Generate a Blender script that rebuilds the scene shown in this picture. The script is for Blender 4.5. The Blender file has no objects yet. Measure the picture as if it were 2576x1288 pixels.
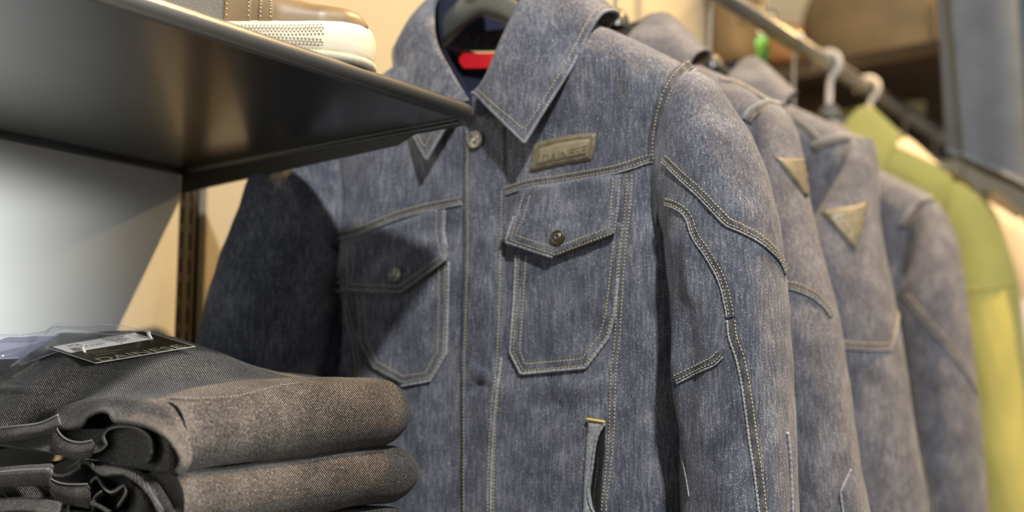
import bpy, math, random
import numpy as np
from mathutils import Vector, Matrix
from mathutils.bvhtree import BVHTree
from mathutils.geometry import delaunay_2d_cdt

random.seed(7); RNG = np.random.RandomState(11)
SC = bpy.context.scene
COL = SC.collection
R = math.radians

# ------------------------------------------------------------------ camera
FPX = 3000.0; PX0, PY0 = 1288.0, 644.0          # focal length in pixels of the 2576 x 1288 frame
TH = math.atan(406 / FPX)                       # the camera looks up a little
CAMZ = 1.40
cam_d = bpy.data.cameras.new('camera'); cam = bpy.data.objects.new('camera', cam_d); COL.objects.link(cam)
cam.location = (0, 0, CAMZ); cam.rotation_euler = (math.pi / 2 + TH, 0, 0)
cam_d.sensor_width = 36; cam_d.lens = FPX / 2576 * 36; cam_d.clip_start = 0.02
cam_d.dof.use_dof = True; cam_d.dof.focus_distance = 1.14; cam_d.dof.aperture_fstop = 2.3
SC.camera = cam

# ------------------------------------------------------------------ directions of the shop fitting
HA = R(36)
A = np.array([math.sin(HA), math.cos(HA), 0.0])   # along the wall and the rail, away from the viewer
W = np.array([math.cos(HA), -math.sin(HA), 0.0])  # out of the wall
ZV = np.array([0, 0, 1.0])
CAMP = np.array([0, 0, CAMZ])

# ------------------------------------------------------------------ world, lamps, exposure
world = bpy.data.worlds.new('world'); SC.world = world; world.use_nodes = True
bg = world.node_tree.nodes['Background']; bg.inputs[0].default_value = (0.90, 0.95, 1.0, 1); bg.inputs[1].default_value = 0.17
def aim(o, d):
    o.rotation_euler = Vector(d).to_track_quat('-Z', 'Y').to_euler()
def spot(name, pos, target, energy, color, radius, angle, blend=0.35):
    l = bpy.data.lights.new(name, 'SPOT'); l.energy = energy; l.color = color; l.shadow_soft_size = radius
    l.spot_size = R(angle); l.spot_blend = blend
    o = bpy.data.objects.new(name, l); COL.objects.link(o); o.location = pos
    aim(o, Vector(target) - Vector(pos)); return o
def area(name, pos, target, energy, color, sx, sy):
    l = bpy.data.lights.new(name, 'AREA'); l.energy = energy; l.color = color; l.shape = 'RECTANGLE'; l.size = sx; l.size_y = sy
    o = bpy.data.objects.new(name, l); COL.objects.link(o); o.location = pos
    aim(o, Vector(target) - Vector(pos)); return o
KEYD = A * 1.0 + ZV * 2.0 + W * 0.80; KEYD /= np.linalg.norm(KEYD)
KT = np.array([-0.2, 1.15, CAMZ + 0.05])
spot('warm_track_spot', tuple(KT + KEYD * 3.2), tuple(KT), 580, (1.0, 0.66, 0.30), 0.03, 75)
area('ceiling_panel', (0.85, -1.20, 4.3), (0.0, 1.25, CAMZ + 0.25), 150, (1.0, 0.985, 0.96), 0.2, 0.2)
spot('wall_fill_spot', (1.5, -0.3, 1.86), (-0.95, 0.90, CAMZ + 0.06), 600, (0.97, 0.985, 1.0), 0.22, 27, 0.7)  # added unseen fill, brightens the wall panel under the shelf
area('aisle_panel', (2.6, 1.2, 3.6), (0.9, 2.2, 1.4), 14, (1.0, 0.93, 0.8), 1.2, 1.2)
spot('rear_track_spot', (2.6, 3.2, 3.5), (0.7, 2.7, 1.9), 80, (1.0, 0.68, 0.30), 0.08, 80)
SC.view_settings.view_transform = 'Standard'; SC.view_settings.look = 'None'
SC.view_settings.exposure = 0.26; SC.view_settings.gamma = 1.0; SC.view_settings.use_curve_mapping = False

# ------------------------------------------------------------------ helpers
def ray(px, py):
    a = (px - PX0) / FPX; b = (PY0 - py) / FPX; c, s = math.cos(TH), math.sin(TH)
    return np.array([a, c - b * s, s + b * c])
def sm(x): x = np.clip(x, 0, 1); return x * x * (3 - 2 * x)

def tag(o, label=None, cat=None, group=None, kind=None):
    if label: o['label'] = label
    if cat: o['category'] = cat
    if group: o['group'] = group
    if kind: o['kind'] = kind
    return o
def mesh_obj(name, V, Fs, mat, parent=None, smooth=True):
    me = bpy.data.meshes.new(name)
    me.from_pydata([tuple(map(float, v)) for v in V], [], [tuple(map(int, f)) for f in Fs])
    if smooth: me.polygons.foreach_set('use_smooth', [True] * len(me.polygons))
    me.materials.append(mat); me.update()
    o = bpy.data.objects.new(name, me); COL.objects.link(o)
    if parent: o.parent = parent
    return o
def empty(name, loc, rz=0.0):
    o = bpy.data.objects.new(name, None); COL.objects.link(o); o.location = tuple(map(float, loc)); o.rotation_euler = (0, 0, rz)
    o.empty_display_size = 0.05; return o
class MB:
    def __init__(s): s.V = []; s.F = []
    def add(s, V, Fs):
        n = len(s.V); s.V += [tuple(v) for v in V]; s.F += [tuple(i + n for i in f) for f in Fs]; return s
    def box(s, c, ax, ay, az):
        c, ax, ay, az = map(np.asarray, (c, ax, ay, az))
        V = [c + i * ax + j * ay + k * az for i in (-1, 1) for j in (-1, 1) for k in (-1, 1)]
        return s.add(V, [(0, 1, 3, 2), (4, 6, 7, 5), (0, 4, 5, 1), (2, 3, 7, 6), (0, 2, 6, 4), (1, 5, 7, 3)])
    def tube(s, P, r, n=12, caps=True):
        P = np.asarray(P, float); m = len(P); T = np.gradient(P, axis=0); T /= np.linalg.norm(T, axis=1)[:, None]
        u = np.cross(T[0], [0, 0, 1.]); u = u if np.linalg.norm(u) > 1e-3 else np.array([1., 0, 0]); u /= np.linalg.norm(u)
        rr = np.full(m, r) if np.isscalar(r) else np.asarray(r); V = []
        for i in range(m):
            u = u - T[i] * u.dot(T[i]); u /= np.linalg.norm(u); w = np.cross(T[i], u)
            for k in range(n):
                a = 2 * math.pi * k / n; V.append(P[i] + rr[i] * (math.cos(a) * u + math.sin(a) * w))
        Fs = [(i * n + k, i * n + (k + 1) % n, (i + 1) * n + (k + 1) % n, (i + 1) * n + k) for i in range(m - 1) for k in range(n)]
        if caps: Fs += [tuple(range(n - 1, -1, -1)), tuple(range((m - 1) * n, m * n))]
        return s.add(V, Fs)
    def lathe(s, c, ax, prof, n=28):
        ax = np.asarray(ax, float); ax /= np.linalg.norm(ax); u = np.cross(ax, [0.3, 0.1, 1.]); u /= np.linalg.norm(u); w = np.cross(ax, u)
        V = [np.asarray(c) + ax * h + r * (math.cos(2 * math.pi * k / n) * u + math.sin(2 * math.pi * k / n) * w) for r, h in prof for k in range(n)]
        m = len(prof)
        return s.add(V, [(i * n + k, i * n + (k + 1) % n, (i + 1) * n + (k + 1) % n, (i + 1) * n + k) for i in range(m - 1) for k in range(n)] + [tuple(range((m - 1) * n, m * n))])
    def build(s, name, mat, parent=None, smooth=True): return mesh_obj(name, s.V, s.F, mat, parent, smooth)
def grid_faces(nu, nv, cu=False, cv=False):
    F_ = []
    for i in range(nu if cu else nu - 1):
        for j in range(nv if cv else nv - 1):
            i2 = (i + 1) % nu; j2 = (j + 1) % nv
            F_.append((i * nv + j, i2 * nv + j, i2 * nv + j2, i * nv + j2))
    return F_
def catmull(K, t):
    """K keys (m,d) at 0..m-1, t array in 0..m-1"""
    K = np.asarray(K, float); m = len(K); t = np.clip(np.asarray(t, float), 0, m - 1 - 1e-9); i = t.astype(int); f = (t - i)[:, None]
    p0, p1, p2, p3 = K[np.maximum(i - 1, 0)], K[i], K[np.minimum(i + 1, m - 1)], K[np.minimum(i + 2, m - 1)]
    return 0.5 * (2 * p1 + (p2 - p0) * f + (2 * p0 - 5 * p1 + 4 * p2 - p3) * f ** 2 + (3 * p1 - p0 - 3 * p2 + p3) * f ** 3)
def spline(K, n): return catmull(K, np.linspace(0, len(K) - 1, n))
def resample(P, step):
    P = np.asarray(P, float); d = np.r_[0, np.cumsum(np.linalg.norm(np.diff(P, axis=0), axis=1))]
    n = max(2, int(round(d[-1] / step)) + 1); s = np.linspace(0, d[-1], n)
    return np.stack([np.interp(s, d, P[:, k]) for k in range(P.shape[1])], 1)
def smooth_noise(P, seed, scale, octs=3):
    """cheap smooth pseudo noise of 3-D points, about -1..1"""
    rs = np.random.RandomState(seed); out = 0; amp = 1; P = np.asarray(P, float)
    for o in range(octs):
        for k in range(4):
            d = rs.normal(size=3); d /= np.linalg.norm(d)
            out = out + amp * 0.3 * np.sin(P @ (d * scale * (1 + 0.5 * rs.rand())) + rs.rand() * 7)
        amp *= 0.5; scale *= 2.1
    return out
def shell(V, nu, nv, th, cu=False):
    """give an open grid (nu x nv) a thickness against its normals"""
    V = np.asarray(V, float).reshape(nu, nv, 3); du = np.gradient(V, axis=0); dv = np.gradient(V, axis=1)
    N = np.cross(du, dv); N /= np.linalg.norm(N, axis=2)[..., None] + 1e-12
    B = V - N * th; n = nu * nv; Fs = grid_faces(nu, nv, cu); Fb = [tuple(i + n for i in reversed(f)) for f in Fs]
    rim = []
    loops = [[i * nv for i in range(nu)], [i * nv + nv - 1 for i in range(nu)][::-1]]
    if not cu: loops += [[j for j in range(nv)][::-1], [(nu - 1) * nv + j for j in range(nv)]]
    for lp in loops:
        for a, b in zip(lp[:-1], lp[1:]): rim.append((b, a, a + n, b + n))
    return np.concatenate([V.reshape(-1, 3), B.reshape(-1, 3)]), Fs + Fb + rim

# ------------------------------------------------------------------ materials
def M_new(name):
    m = bpy.data.materials.new(name); m.use_nodes = True; nt = m.node_tree; b = nt.nodes['Principled BSDF']; return m, nt, b
def lin(c):
    f = lambda v: v / 12.92 if v <= 0.04045 else ((v + 0.055) / 1.055) ** 2.4
    return tuple(f(v / 255.0) for v in c) + (1,)
def plain(name, rgb, rough=0.5, metal=0.0, spec=None, noise=0.0, nscale=40.0, bump=0.0, sheen=0.0, coat=0.0):
    m, nt, b = M_new(name); b.inputs['Base Color'].default_value = lin(rgb); b.inputs['Roughness'].default_value = rough; b.inputs['Metallic'].default_value = metal
    if spec is not None: b.inputs['Specular IOR Level'].default_value = spec
    if sheen: b.inputs['Sheen Weight'].default_value = sheen
    if coat: b.inputs['Coat Weight'].default_value = coat; b.inputs['Coat Roughness'].default_value = 0.15
    tc = nt.nodes.new('ShaderNodeTexCoord'); n = nt.nodes.new('ShaderNodeTexNoise'); n.inputs['Scale'].default_value = nscale; n.inputs['Detail'].default_value = 5
    nt.links.new(tc.outputs['Object'], n.inputs['Vector'])
    mx = nt.nodes.new('ShaderNodeMix'); mx.data_type = 'RGBA'; mx.blend_type = 'MULTIPLY'; mx.inputs['Factor'].default_value = noise
    mx.inputs['A'].default_value = lin(rgb); nt.links.new(n.outputs['Color'], mx.inputs['B'])
    mr = nt.nodes.new('ShaderNodeMapRange'); mr.inputs['From Min'].default_value = 0.3; mr.inputs['From Max'].default_value = 0.7; mr.inputs['To Min'].default_value = 0.45; mr.inputs['To Max'].default_value = 1.2
    nt.links.new(n.outputs['Fac'], mr.inputs['Value']); nt.links.new(mr.outputs['Result'], mx.inputs['B']); nt.links.new(mx.outputs['Result'], b.inputs['Base Color'])
    if bump:
        bp = nt.nodes.new('ShaderNodeBump'); bp.inputs['Strength'].default_value = bump; bp.inputs['Distance'].default_value = 0.001
        nt.links.new(n.outputs['Fac'], bp.inputs['Height']); nt.links.new(bp.outputs['Normal'], b.inputs['Normal'])
    return m
def denim(name, dark, mid, light, streak=(420, 420, 42), twill=4200.0, fleck=0.6, blotch=0.34, twdir=(0.75, 0.45, 0.62), warm=None, twamt=0.35, bump=0.5):
    """twill cloth: slub streaks along z, fine diagonal ribs, bright flecks, cloudy fading. Object coordinates are metres."""
    m, nt, b = M_new(name); N = nt.nodes.new; L = nt.links.new
    b.inputs['Roughness'].default_value = 0.92; b.inputs['Specular IOR Level'].default_value = 0.18
    b.inputs['Sheen Weight'].default_value = 0.12; b.inputs['Sheen Roughness'].default_value = 0.5
    tc = N('ShaderNodeTexCoord')
    mp = N('ShaderNodeMapping'); mp.inputs['Scale'].default_value = streak; L(tc.outputs['Object'], mp.inputs['Vector'])
    st = N('ShaderNodeTexNoise'); st.inputs['Scale'].default_value = 1.0; st.inputs['Detail'].default_value = 4; st.inputs['Roughness'].default_value = 0.65; L(mp.outputs['Vector'], st.inputs['Vector'])
    bl = N('ShaderNodeTexNoise'); bl.inputs['Scale'].default_value = 26; bl.inputs['Detail'].default_value = 5; L(tc.outputs['Object'], bl.inputs['Vector'])
    fl = N('ShaderNodeTexNoise'); fl.inputs['Scale'].default_value = 900; fl.inputs['Detail'].default_value = 2; L(tc.outputs['Object'], fl.inputs['Vector'])
    dt = N('ShaderNodeVectorMath'); dt.operation = 'DOT_PRODUCT'; dt.inputs[1].default_value = twdir; L(tc.outputs['Object'], dt.inputs[0])
    ml = N('ShaderNodeMath'); ml.operation = 'MULTIPLY'; ml.inputs[1].default_value = twill; L(dt.outputs['Value'], ml.inputs[0])
    nz = N('ShaderNodeMath'); nz.operation = 'MULTIPLY_ADD'; nz.inputs[1].default_value = 3.0; L(fl.outputs['Fac'], nz.inputs[0]); L(ml.outputs[0], nz.inputs[2])
    sn = N('ShaderNodeMath'); sn.operation = 'SINE'; L(nz.outputs[0], sn.inputs[0])
    def ma(op, a, bv, c=None):
        n = N('ShaderNodeMath'); n.operation = op
        for i, v in enumerate((a, bv, c)):
            if v is None: continue
            if isinstance(v, (int, float)): n.inputs[i].default_value = v
            else: L(v, n.inputs[i])
        return n.outputs[0]
    v = ma('MULTIPLY_ADD', ma('SUBTRACT', st.outputs['Fac'], 0.5), 0.82, 0.42)
    v = ma('ADD', v, ma('MULTIPLY', ma('SUBTRACT', bl.outputs['Fac'], 0.5), blotch * 1.7))
    v = ma('ADD', v, ma('MULTIPLY', sn.outputs[0], twamt * 0.4))
    ft = N('ShaderNodeMapRange'); ft.inputs['From Min'].default_value = 0.58; ft.inputs['From Max'].default_value = 0.74; L(fl.outputs['Fac'], ft.inputs['Value'])
    v = ma('ADD', v, ma('MULTIPLY', ft.outputs['Result'], fleck))
    cr = N('ShaderNodeValToRGB'); e = cr.color_ramp.elements; e[0].position = 0.05; e[0].color = lin(dark); e[1].position = 1.0; e[1].color = lin(light)
    k = cr.color_ramp.elements.new(0.5); k.color = lin(mid); L(v, cr.inputs['Fac'])
    L(cr.outputs['Color'], b.inputs['Base Color'])
    h = ma('ADD', ma('MULTIPLY', sn.outputs[0], 0.5), ma('MULTIPLY', fl.outputs['Fac'], 1.2))
    h = ma('ADD', h, ma('MULTIPLY', st.outputs['Fac'], 1.0))
    bp = N('ShaderNodeBump'); bp.inputs['Strength'].default_value = bump; bp.inputs['Distance'].default_value = 0.0006; L(h, bp.inputs['Height']); L(bp.outputs['Normal'], b.inputs['Normal'])
    return m
MT = dict(
    denim=denim('washed_indigo_denim', (35, 38, 50), (92, 95, 107), (192, 194, 198)),
    denim2=denim('washed_grey_indigo_denim', (44, 45, 53), (97, 97, 105), (182, 181, 184)),
    worn=denim('worn_seam_denim', (92, 96, 104), (156, 160, 166), (212, 214, 214), streak=(300, 300, 300), fleck=0.4),
    dark_denim=denim('dark_seam_denim', (34, 36, 44), (78, 80, 88), (150, 150, 150), streak=(300, 300, 60)),
    lining=plain('navy_lining', (26, 32, 58), 0.9, noise=0.3, nscale=300),
    black_denim=denim('black_jeans_denim', (12, 12, 13), (40, 38, 37), (160, 151, 140), streak=(500, 500, 500), twill=3800, fleck=0.5, blotch=0.26, twdir=(0.62, -0.5, 0.6), twamt=0.75, bump=0.9),
    hem_edge=plain('faded_black_hem', (142, 138, 132), 0.9, noise=0.5, nscale=900),
    thread=plain('tan_thread', (224, 209, 160), 0.7, noise=0.3, nscale=800),
    bright_thread=plain('yellow_thread', (232, 196, 104), 0.7, noise=0.3, nscale=800),
    leather=plain('olive_brown_leather', (118, 110, 88), 0.5, noise=0.5, nscale=120, bump=0.4),
    leather_light=plain('worn_olive_leather', (140, 130, 104), 0.45, noise=0.4, nscale=90, bump=0.3),
    brass=plain('aged_brass', (96, 88, 70), 0.42, metal=0.8, noise=0.4, nscale=300),
    pewter=plain('dull_pewter', (150, 146, 138), 0.35, metal=0.85, noise=0.4, nscale=300),
    steel=plain('brushed_steel', (176, 172, 162), 0.3, metal=0.9, noise=0.2, nscale=80),
    black_plastic=plain('black_plastic', (22, 22, 22), 0.35, noise=0.2, nscale=200),
    grey_plastic=plain('dark_grey_plastic', (84, 86, 82), 0.4, noise=0.3, nscale=60),
    zip_and_shade=plain('black_zip_tape_and_shade', (14, 14, 14), 0.8, noise=0.4, nscale=600),  # zip tape, and the black that paints shade inside the rolled legs
    red=plain('red_satin_label', (224, 34, 44), 0.4, noise=0.25, nscale=160),
    shelf=plain('black_shelf_lacquer', (34, 33, 30), 0.34, noise=0.25, nscale=500, bump=0.05, coat=0.3),
    shelf_lip=plain('black_shelf_edge', (52, 50, 46), 0.3, spec=0.9, noise=0.2, nscale=300),
    shelf_side=plain('black_shelf_bracket', (58, 54, 42), 0.4, noise=0.3, nscale=300),
    wall=plain('white_wall_paint', (232, 228, 216), 0.7, noise=0.06, nscale=8),
    panel=plain('white_panel_laminate', (226, 227, 222), 0.45, noise=0.05, nscale=6),
    panel_far=plain('warm_lit_white_laminate', (168, 158, 135), 0.5, noise=0.05, nscale=6),  # white panel with the cream of the warm light put into its colour
    upright=plain('black_upright', (52, 48, 38), 0.5, noise=0.3, nscale=200),
    hole=plain('slot_shadow_inside', (10, 10, 9), 0.9),
    floor=plain('grey_floor', (120, 114, 104), 0.5, noise=0.3, nscale=6),
    white_rubber=plain('white_rubber_sole', (206, 197, 174), 0.55, noise=0.08, nscale=60),
    outsole=plain('grey_rubber_outsole', (176, 167, 148), 0.7, noise=0.3, nscale=90),
    tan=plain('tan_shoe_leather', (126, 104, 72), 0.42, noise=0.5, nscale=30, bump=0.2),
    canvas=plain('grey_shoe_canvas', (116, 110, 98), 0.85, noise=0.6, nscale=700),
    card=plain('brown_black_card', (50, 42, 26), 0.3, noise=0.4, nscale=50, coat=0.4),
    card_edge=plain('white_card_edge', (240, 236, 226), 0.6),
    sticker=plain('white_sticker', (244, 238, 232), 0.5),
    ink=plain('brown_ink', (120, 88, 84), 0.6), ink2=plain('pale_grey_ink', (150, 144, 130), 0.5), ink3=plain('dull_green_ink', (112, 116, 92), 0.5),
    lilac=plain('pale_lilac_card', (206, 206, 232), 0.6, noise=0.04),
    red_ink=plain('red_ink', (196, 44, 56), 0.5),
    nub=plain('milky_plastic', (220, 216, 206), 0.4),
    olive=plain('yellow_green_cotton', (172, 164, 88), 0.9, noise=0.25, nscale=12, sheen=0.1),
    olive_dark=plain('dark_olive_collar_inside', (82, 82, 40), 0.9, noise=0.3, nscale=30),
    pale=plain('pale_grey_cotton', (206, 200, 192), 0.9, noise=0.15, nscale=12),
    brown_leather=plain('brown_suede', (128, 104, 68), 0.8, noise=0.5, nscale=9),
    dark_brown=plain('dark_brown_leather', (58, 46, 30), 0.6, noise=0.5, nscale=9),
    pinkish=plain('pinkish_beige_cotton', (204, 184, 168), 0.9, noise=0.15, nscale=12),
    slate=plain('slate_grey_cotton', (96, 100, 106), 0.9, noise=0.35, nscale=18),
    cream=plain('cream_card', (238, 234, 196), 0.6), green=plain('green_card', (118, 196, 92), 0.6),
    orange=plain('tan_orange_leather', (188, 128, 72), 0.7, noise=0.3, nscale=14), bluegrey=plain('blue_grey_cotton', (128, 130, 146), 0.9, noise=0.2, nscale=14),
)
def film():
    m, nt, b = M_new('clear_plastic_film'); nt.nodes.remove(b); N = nt.nodes.new; L = nt.links.new; out = nt.nodes['Material Output']
    t = N('ShaderNodeBsdfTransparent'); t.inputs[0].default_value = (0.93, 0.94, 0.95, 1); g = N('ShaderNodeBsdfGlossy'); g.inputs['Roughness'].default_value = 0.16; g.inputs['Color'].default_value = (0.9, 0.92, 0.95, 1)
    tc = N('ShaderNodeTexCoord'); n = N('ShaderNodeTexNoise'); n.inputs['Scale'].default_value = 35; L(tc.outputs['Object'], n.inputs['Vector'])
    bp = N('ShaderNodeBump'); bp.inputs['Strength'].default_value = 0.5; bp.inputs['Distance'].default_value = 0.004; L(n.outputs['Fac'], bp.inputs['Height']); L(bp.outputs['Normal'], g.inputs['Normal'])
    d = N('ShaderNodeBsdfDiffuse'); d.inputs[0].default_value = (0.8, 0.82, 0.85, 1)
    m1 = N('ShaderNodeMixShader'); m1.inputs[0].default_value = 0.13; L(t.outputs[0], m1.inputs[1]); L(g.outputs[0], m1.inputs[2])
    m2 = N('ShaderNodeMixShader'); m2.inputs[0].default_value = 0.04; L(m1.outputs[0], m2.inputs[1]); L(d.outputs[0], m2.inputs[2]); L(m2.outputs[0], out.inputs['Surface']); return m
MT['film'] = film()
MT['shelf'].node_tree.nodes['Principled BSDF'].inputs['IOR'].default_value = 1.75

# ------------------------------------------------------------------ frames: where a line of sight meets a surface of the thing being built
class Frame:
    def __init__(s, o, rz):
        s.o = np.asarray(o, float); c, n = math.cos(rz), math.sin(rz); s.rz = rz
        s.ex = np.array([c, n, 0]); s.ey = np.array([-n, c, 0]); s.M = np.stack([s.ex, s.ey, ZV])
    def loc(s, p): return s.M @ (np.asarray(p, float) - s.o)
    def line(s, px, py): return s.loc(CAMP), s.M @ ray(px, py)
    def plane(s, px, py, axis, val):
        o, d = s.line(px, py); t = (val - o[axis]) / d[axis]; return o + d * t
    def poly(s, pts, axis, val): return np.array([s.plane(x, y, axis, val) for x, y in pts])
def bvh_of(V, Fs): return BVHTree.FromPolygons([tuple(v) for v in V], [tuple(f) for f in Fs])
def hit(fr, bvh, px, py):
    o, d = fr.line(px, py); h = bvh.ray_cast(Vector(o), Vector(d))
    if h[0] is None: return None
    n = np.array(h[1]); n = -n if n.dot(d) > 0 else n
    return np.array(h[0]), n
def drape_path(fr, bvh, pts, step=0.0018, curve=True):
    """points and normals along a drawn line lying on the surface, evenly spaced in metres"""
    pts = spline(pts, max(2, len(pts) * 10)) if curve and len(pts) > 2 else np.asarray(pts, float)
    pts = resample(pts, 4.0); P, Nn = [], []
    for x, y in pts:
        h = hit(fr, bvh, x, y)
        if h is None: continue
        if P and np.linalg.norm(h[0] - P[-1]) > 0.05: continue
        P.append(h[0]); Nn.append(h[1])
    if len(P) < 2: return None
    Q = resample(np.hstack([np.array(P), np.array(Nn)]), step)
    d = np.r_[0, np.cumsum(np.linalg.norm(np.diff(np.array(P), axis=0), axis=1))]; s = np.linspace(0, d[-1], max(2, int(d[-1] / step)))
    Q = np.stack([np.interp(s, d, np.hstack([np.array(P), np.array(Nn)])[:, k]) for k in range(6)], 1)
    P, Nn = Q[:, :3], Q[:, 3:]; Nn = Nn / np.linalg.norm(Nn, axis=1)[:, None]
    k = np.array([1, 2, 3, 2, 1.]); k /= k.sum()
    if len(Nn) > 6:
        Np = np.pad(Nn, ((2, 2), (0, 0)), 'edge'); Nn = np.stack([np.convolve(Np[:, c], k, 'valid') for c in range(3)], 1); Nn /= np.linalg.norm(Nn, axis=1)[:, None]
    T = np.gradient(P, axis=0); T /= np.linalg.norm(T, axis=1)[:, None] + 1e-12
    S = np.cross(T, Nn); S /= np.linalg.norm(S, axis=1)[:, None] + 1e-12
    return P, Nn, T, S
def band(mb, path, prof, wob=0.0):
    """a seam band: prof = list of (sideways, up) in metres"""
    P, N_, T, S = path; m = len(P); q = len(prof); V = np.zeros((m, q, 3)); ph = RNG.rand() * 6
    w = wob * np.sin(np.arange(m) * 0.55 + ph)
    for j, (s, u) in enumerate(prof): V[:, j] = P + S * s + N_ * (u + (w[:, None] if u > 0.0005 else 0) * 1.0)
    mb.add(V.reshape(-1, 3), grid_faces(m, q))
def rope(mb, path, side, up, r):
    P, N_, T, S = path; i = np.arange(len(P)); rr = r * (1 + 0.22 * np.sin(i * 1.9))
    if len(P) > 2: mb.tube(P + S * side + N_ * up, rr, 6)
def stitches(mb, path, side, up=0.0008, ln=0.0027, pitch=0.0038, w=0.00046, jit=0.12):
    P, N_, T, S = path; d = np.r_[0, np.cumsum(np.linalg.norm(np.diff(P, axis=0), axis=1))]; s = pitch * 0.5
    while s < d[-1] - ln / 2:
        f = np.interp(s, d, np.arange(len(P))); i = int(f); g = f - i; j = min(i + 1, len(P) - 1)
        c = P[i] * (1 - g) + P[j] * g; t, n, sd = T[i], N_[i], S[i]; t = t + sd * random.uniform(-jit, jit); t = t / np.linalg.norm(t)
        c = c + sd * side + n * up; l = ln / 2; a = np.cross(t, n); b_ = n * w
        V = [c - t * l - b_, c + t * l - b_, c - t * l * 0.6 + a * w, c + t * l * 0.6 + a * w, c - t * l * 0.6 - a * w, c + t * l * 0.6 - a * w, c - t * l * 0.6 + b_, c + t * l * 0.6 + b_]
        mb.add(V, [(0, 1, 3, 2), (1, 0, 4, 5), (2, 3, 7, 6), (5, 4, 6, 7), (0, 2, 6, 4), (1, 5, 7, 3)]); s += pitch * random.uniform(0.96, 1.04)
def seg_dist(Q, poly):
    Pn = np.roll(poly, -1, axis=0); D = np.full(len(Q), 1e9)
    for a, b in zip(poly, Pn):
        ab = b - a; t = np.clip(((Q - a) @ ab) / (ab @ ab + 1e-9), 0, 1); D = np.minimum(D, np.linalg.norm(Q - (a + t[:, None] * ab), axis=1))
    return D
def patch(fr, bvh, poly, h, edge=0.0035, step=9.0, lift=None, mscale=None, sink=0.0006):
    """a cloth piece of thickness h laid on the surface inside a drawn outline; lift(px,py) adds height"""
    poly = np.asarray(poly, float); bd = resample(np.vstack([poly, poly[:1]]), step)[:-1]
    x0, y0 = poly.min(0); x1, y1 = poly.max(0); gx, gy = np.meshgrid(np.arange(x0, x1, step), np.arange(y0, y1, step)); gx = gx + (np.arange(gx.shape[0])[:, None] % 2) * step / 2
    G = np.stack([gx.ravel(), gy.ravel()], 1); ins = np.zeros(len(G), bool); n = len(poly); j = n - 1
    for i in range(n):
        xi, yi = poly[i]; xj, yj = poly[j]; c = ((yi > G[:, 1]) != (yj > G[:, 1])) & (G[:, 0] < (xj - xi) * (G[:, 1] - yi) / (yj - yi + 1e-12) + xi); ins ^= c; j = i
    G = G[ins]; G = G[seg_dist(G, poly) > step * 0.45]; nb = len(bd); allp = np.vstack([bd, G])
    r = delaunay_2d_cdt([Vector(p) for p in allp], [(i, (i + 1) % nb) for i in range(nb)], [], 1, 1e-4)
    vs = np.array([list(v) for v in r[0]]); fs = r[2]; dist = seg_dist(vs, poly)
    top, bot, keep = [], [], []
    ms = mscale or 1.25 / FPX
    for (x, y), d in zip(vs, dist):
        hh = hit(fr, bvh, x, y)
        if hh is None: top.append((0, 0, 0)); bot.append((0, 0, 0)); keep.append(False); continue
        up = h * (0.35 + 0.65 * sm(d * ms / edge)) + (lift(x, y) if lift else 0)
        top.append(hh[0] + hh[1] * up); bot.append(hh[0] - hh[1] * sink + hh[1] * (lift(x, y) if lift else 0) * 0.9); keep.append(True)
    fs = [f for f in fs if all(keep[i] for i in f)]
    V = np.array(top)
    fs = [f for f in fs if max(np.linalg.norm(V[f[a]] - V[f[a - 1]]) for a in range(3)) < 0.014]
    par = list(range(len(V)))
    def root_(i):
        while par[i] != i: par[i] = par[par[i]]; i = par[i]
        return i
    par = list(range(len(fs))); own = {}
    for k_, f in enumerate(fs):
        for a, b in zip(f, list(f[1:]) + [f[0]]):
            q = (min(a, b), max(a, b))
            if q in own: par[root_(k_)] = root_(own[q])
            else: own[q] = k_
    cnt_ = {}
    for k_ in range(len(fs)): cnt_[root_(k_)] = cnt_.get(root_(k_), 0) + 1
    if not cnt_: return None
    big = max(cnt_, key=cnt_.get); fs = [f for k_, f in enumerate(fs) if root_(k_) == big]
    F_ = []
    for f in fs:
        a, b, c = V[f[0]], V[f[1]], V[f[2]]; nrm = np.cross(b - a, c - a); view = (a + b + c) / 3 - fr.loc(CAMP)
        F_.append(tuple(f) if nrm.dot(view) < 0 else tuple(reversed(f)))
    cnt = {}
    for f in F_:
        for a, b in zip(f, f[1:] + f[:1]): cnt[(a, b)] = 1
    nV = len(V); rim = [(b, a, a + nV, b + nV) for (a, b) in cnt if (b, a) not in cnt]
    AV = np.vstack([V, np.array(bot)]); AF = F_ + rim; used_ = sorted({i for f in AF for i in f}); mp_ = {u: k for k, u in enumerate(used_)}
    return AV[used_], [tuple(mp_[i] for i in f) for f in AF]
def off_line(pts, d):
    """a drawn outline moved sideways by d pixels (to its right when travelling)"""
    P = np.asarray(pts, float); T = np.gradient(P, axis=0); T /= np.linalg.norm(T, axis=1)[:, None]; return P + np.stack([-T[:, 1], T[:, 0]], 1) * d
def text_mesh(txt, size, mat, parent, name, M, ext=0.00008, width=None):
    c = bpy.data.curves.new(name, 'FONT'); c.body = txt; c.size = size; c.extrude = ext; o = bpy.data.objects.new(name, c); COL.objects.link(o)
    bpy.context.view_layer.update(); dg = bpy.context.evaluated_depsgraph_get(); me = bpy.data.meshes.new_from_object(o.evaluated_get(dg))
    V = np.zeros(len(me.vertices) * 3); me.vertices.foreach_get('co', V); V = V.reshape(-1, 3); Fs = [tuple(p.vertices) for p in me.polygons]
    bpy.data.objects.remove(o); bpy.data.curves.remove(c); bpy.data.meshes.remove(me)
    if width: V[:, 0] *= width / max(1e-6, V[:, 0].max())
    V = np.array([M(*v) for v in V]); return mesh_obj(name, V, Fs, mat, parent, smooth=False)

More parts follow.
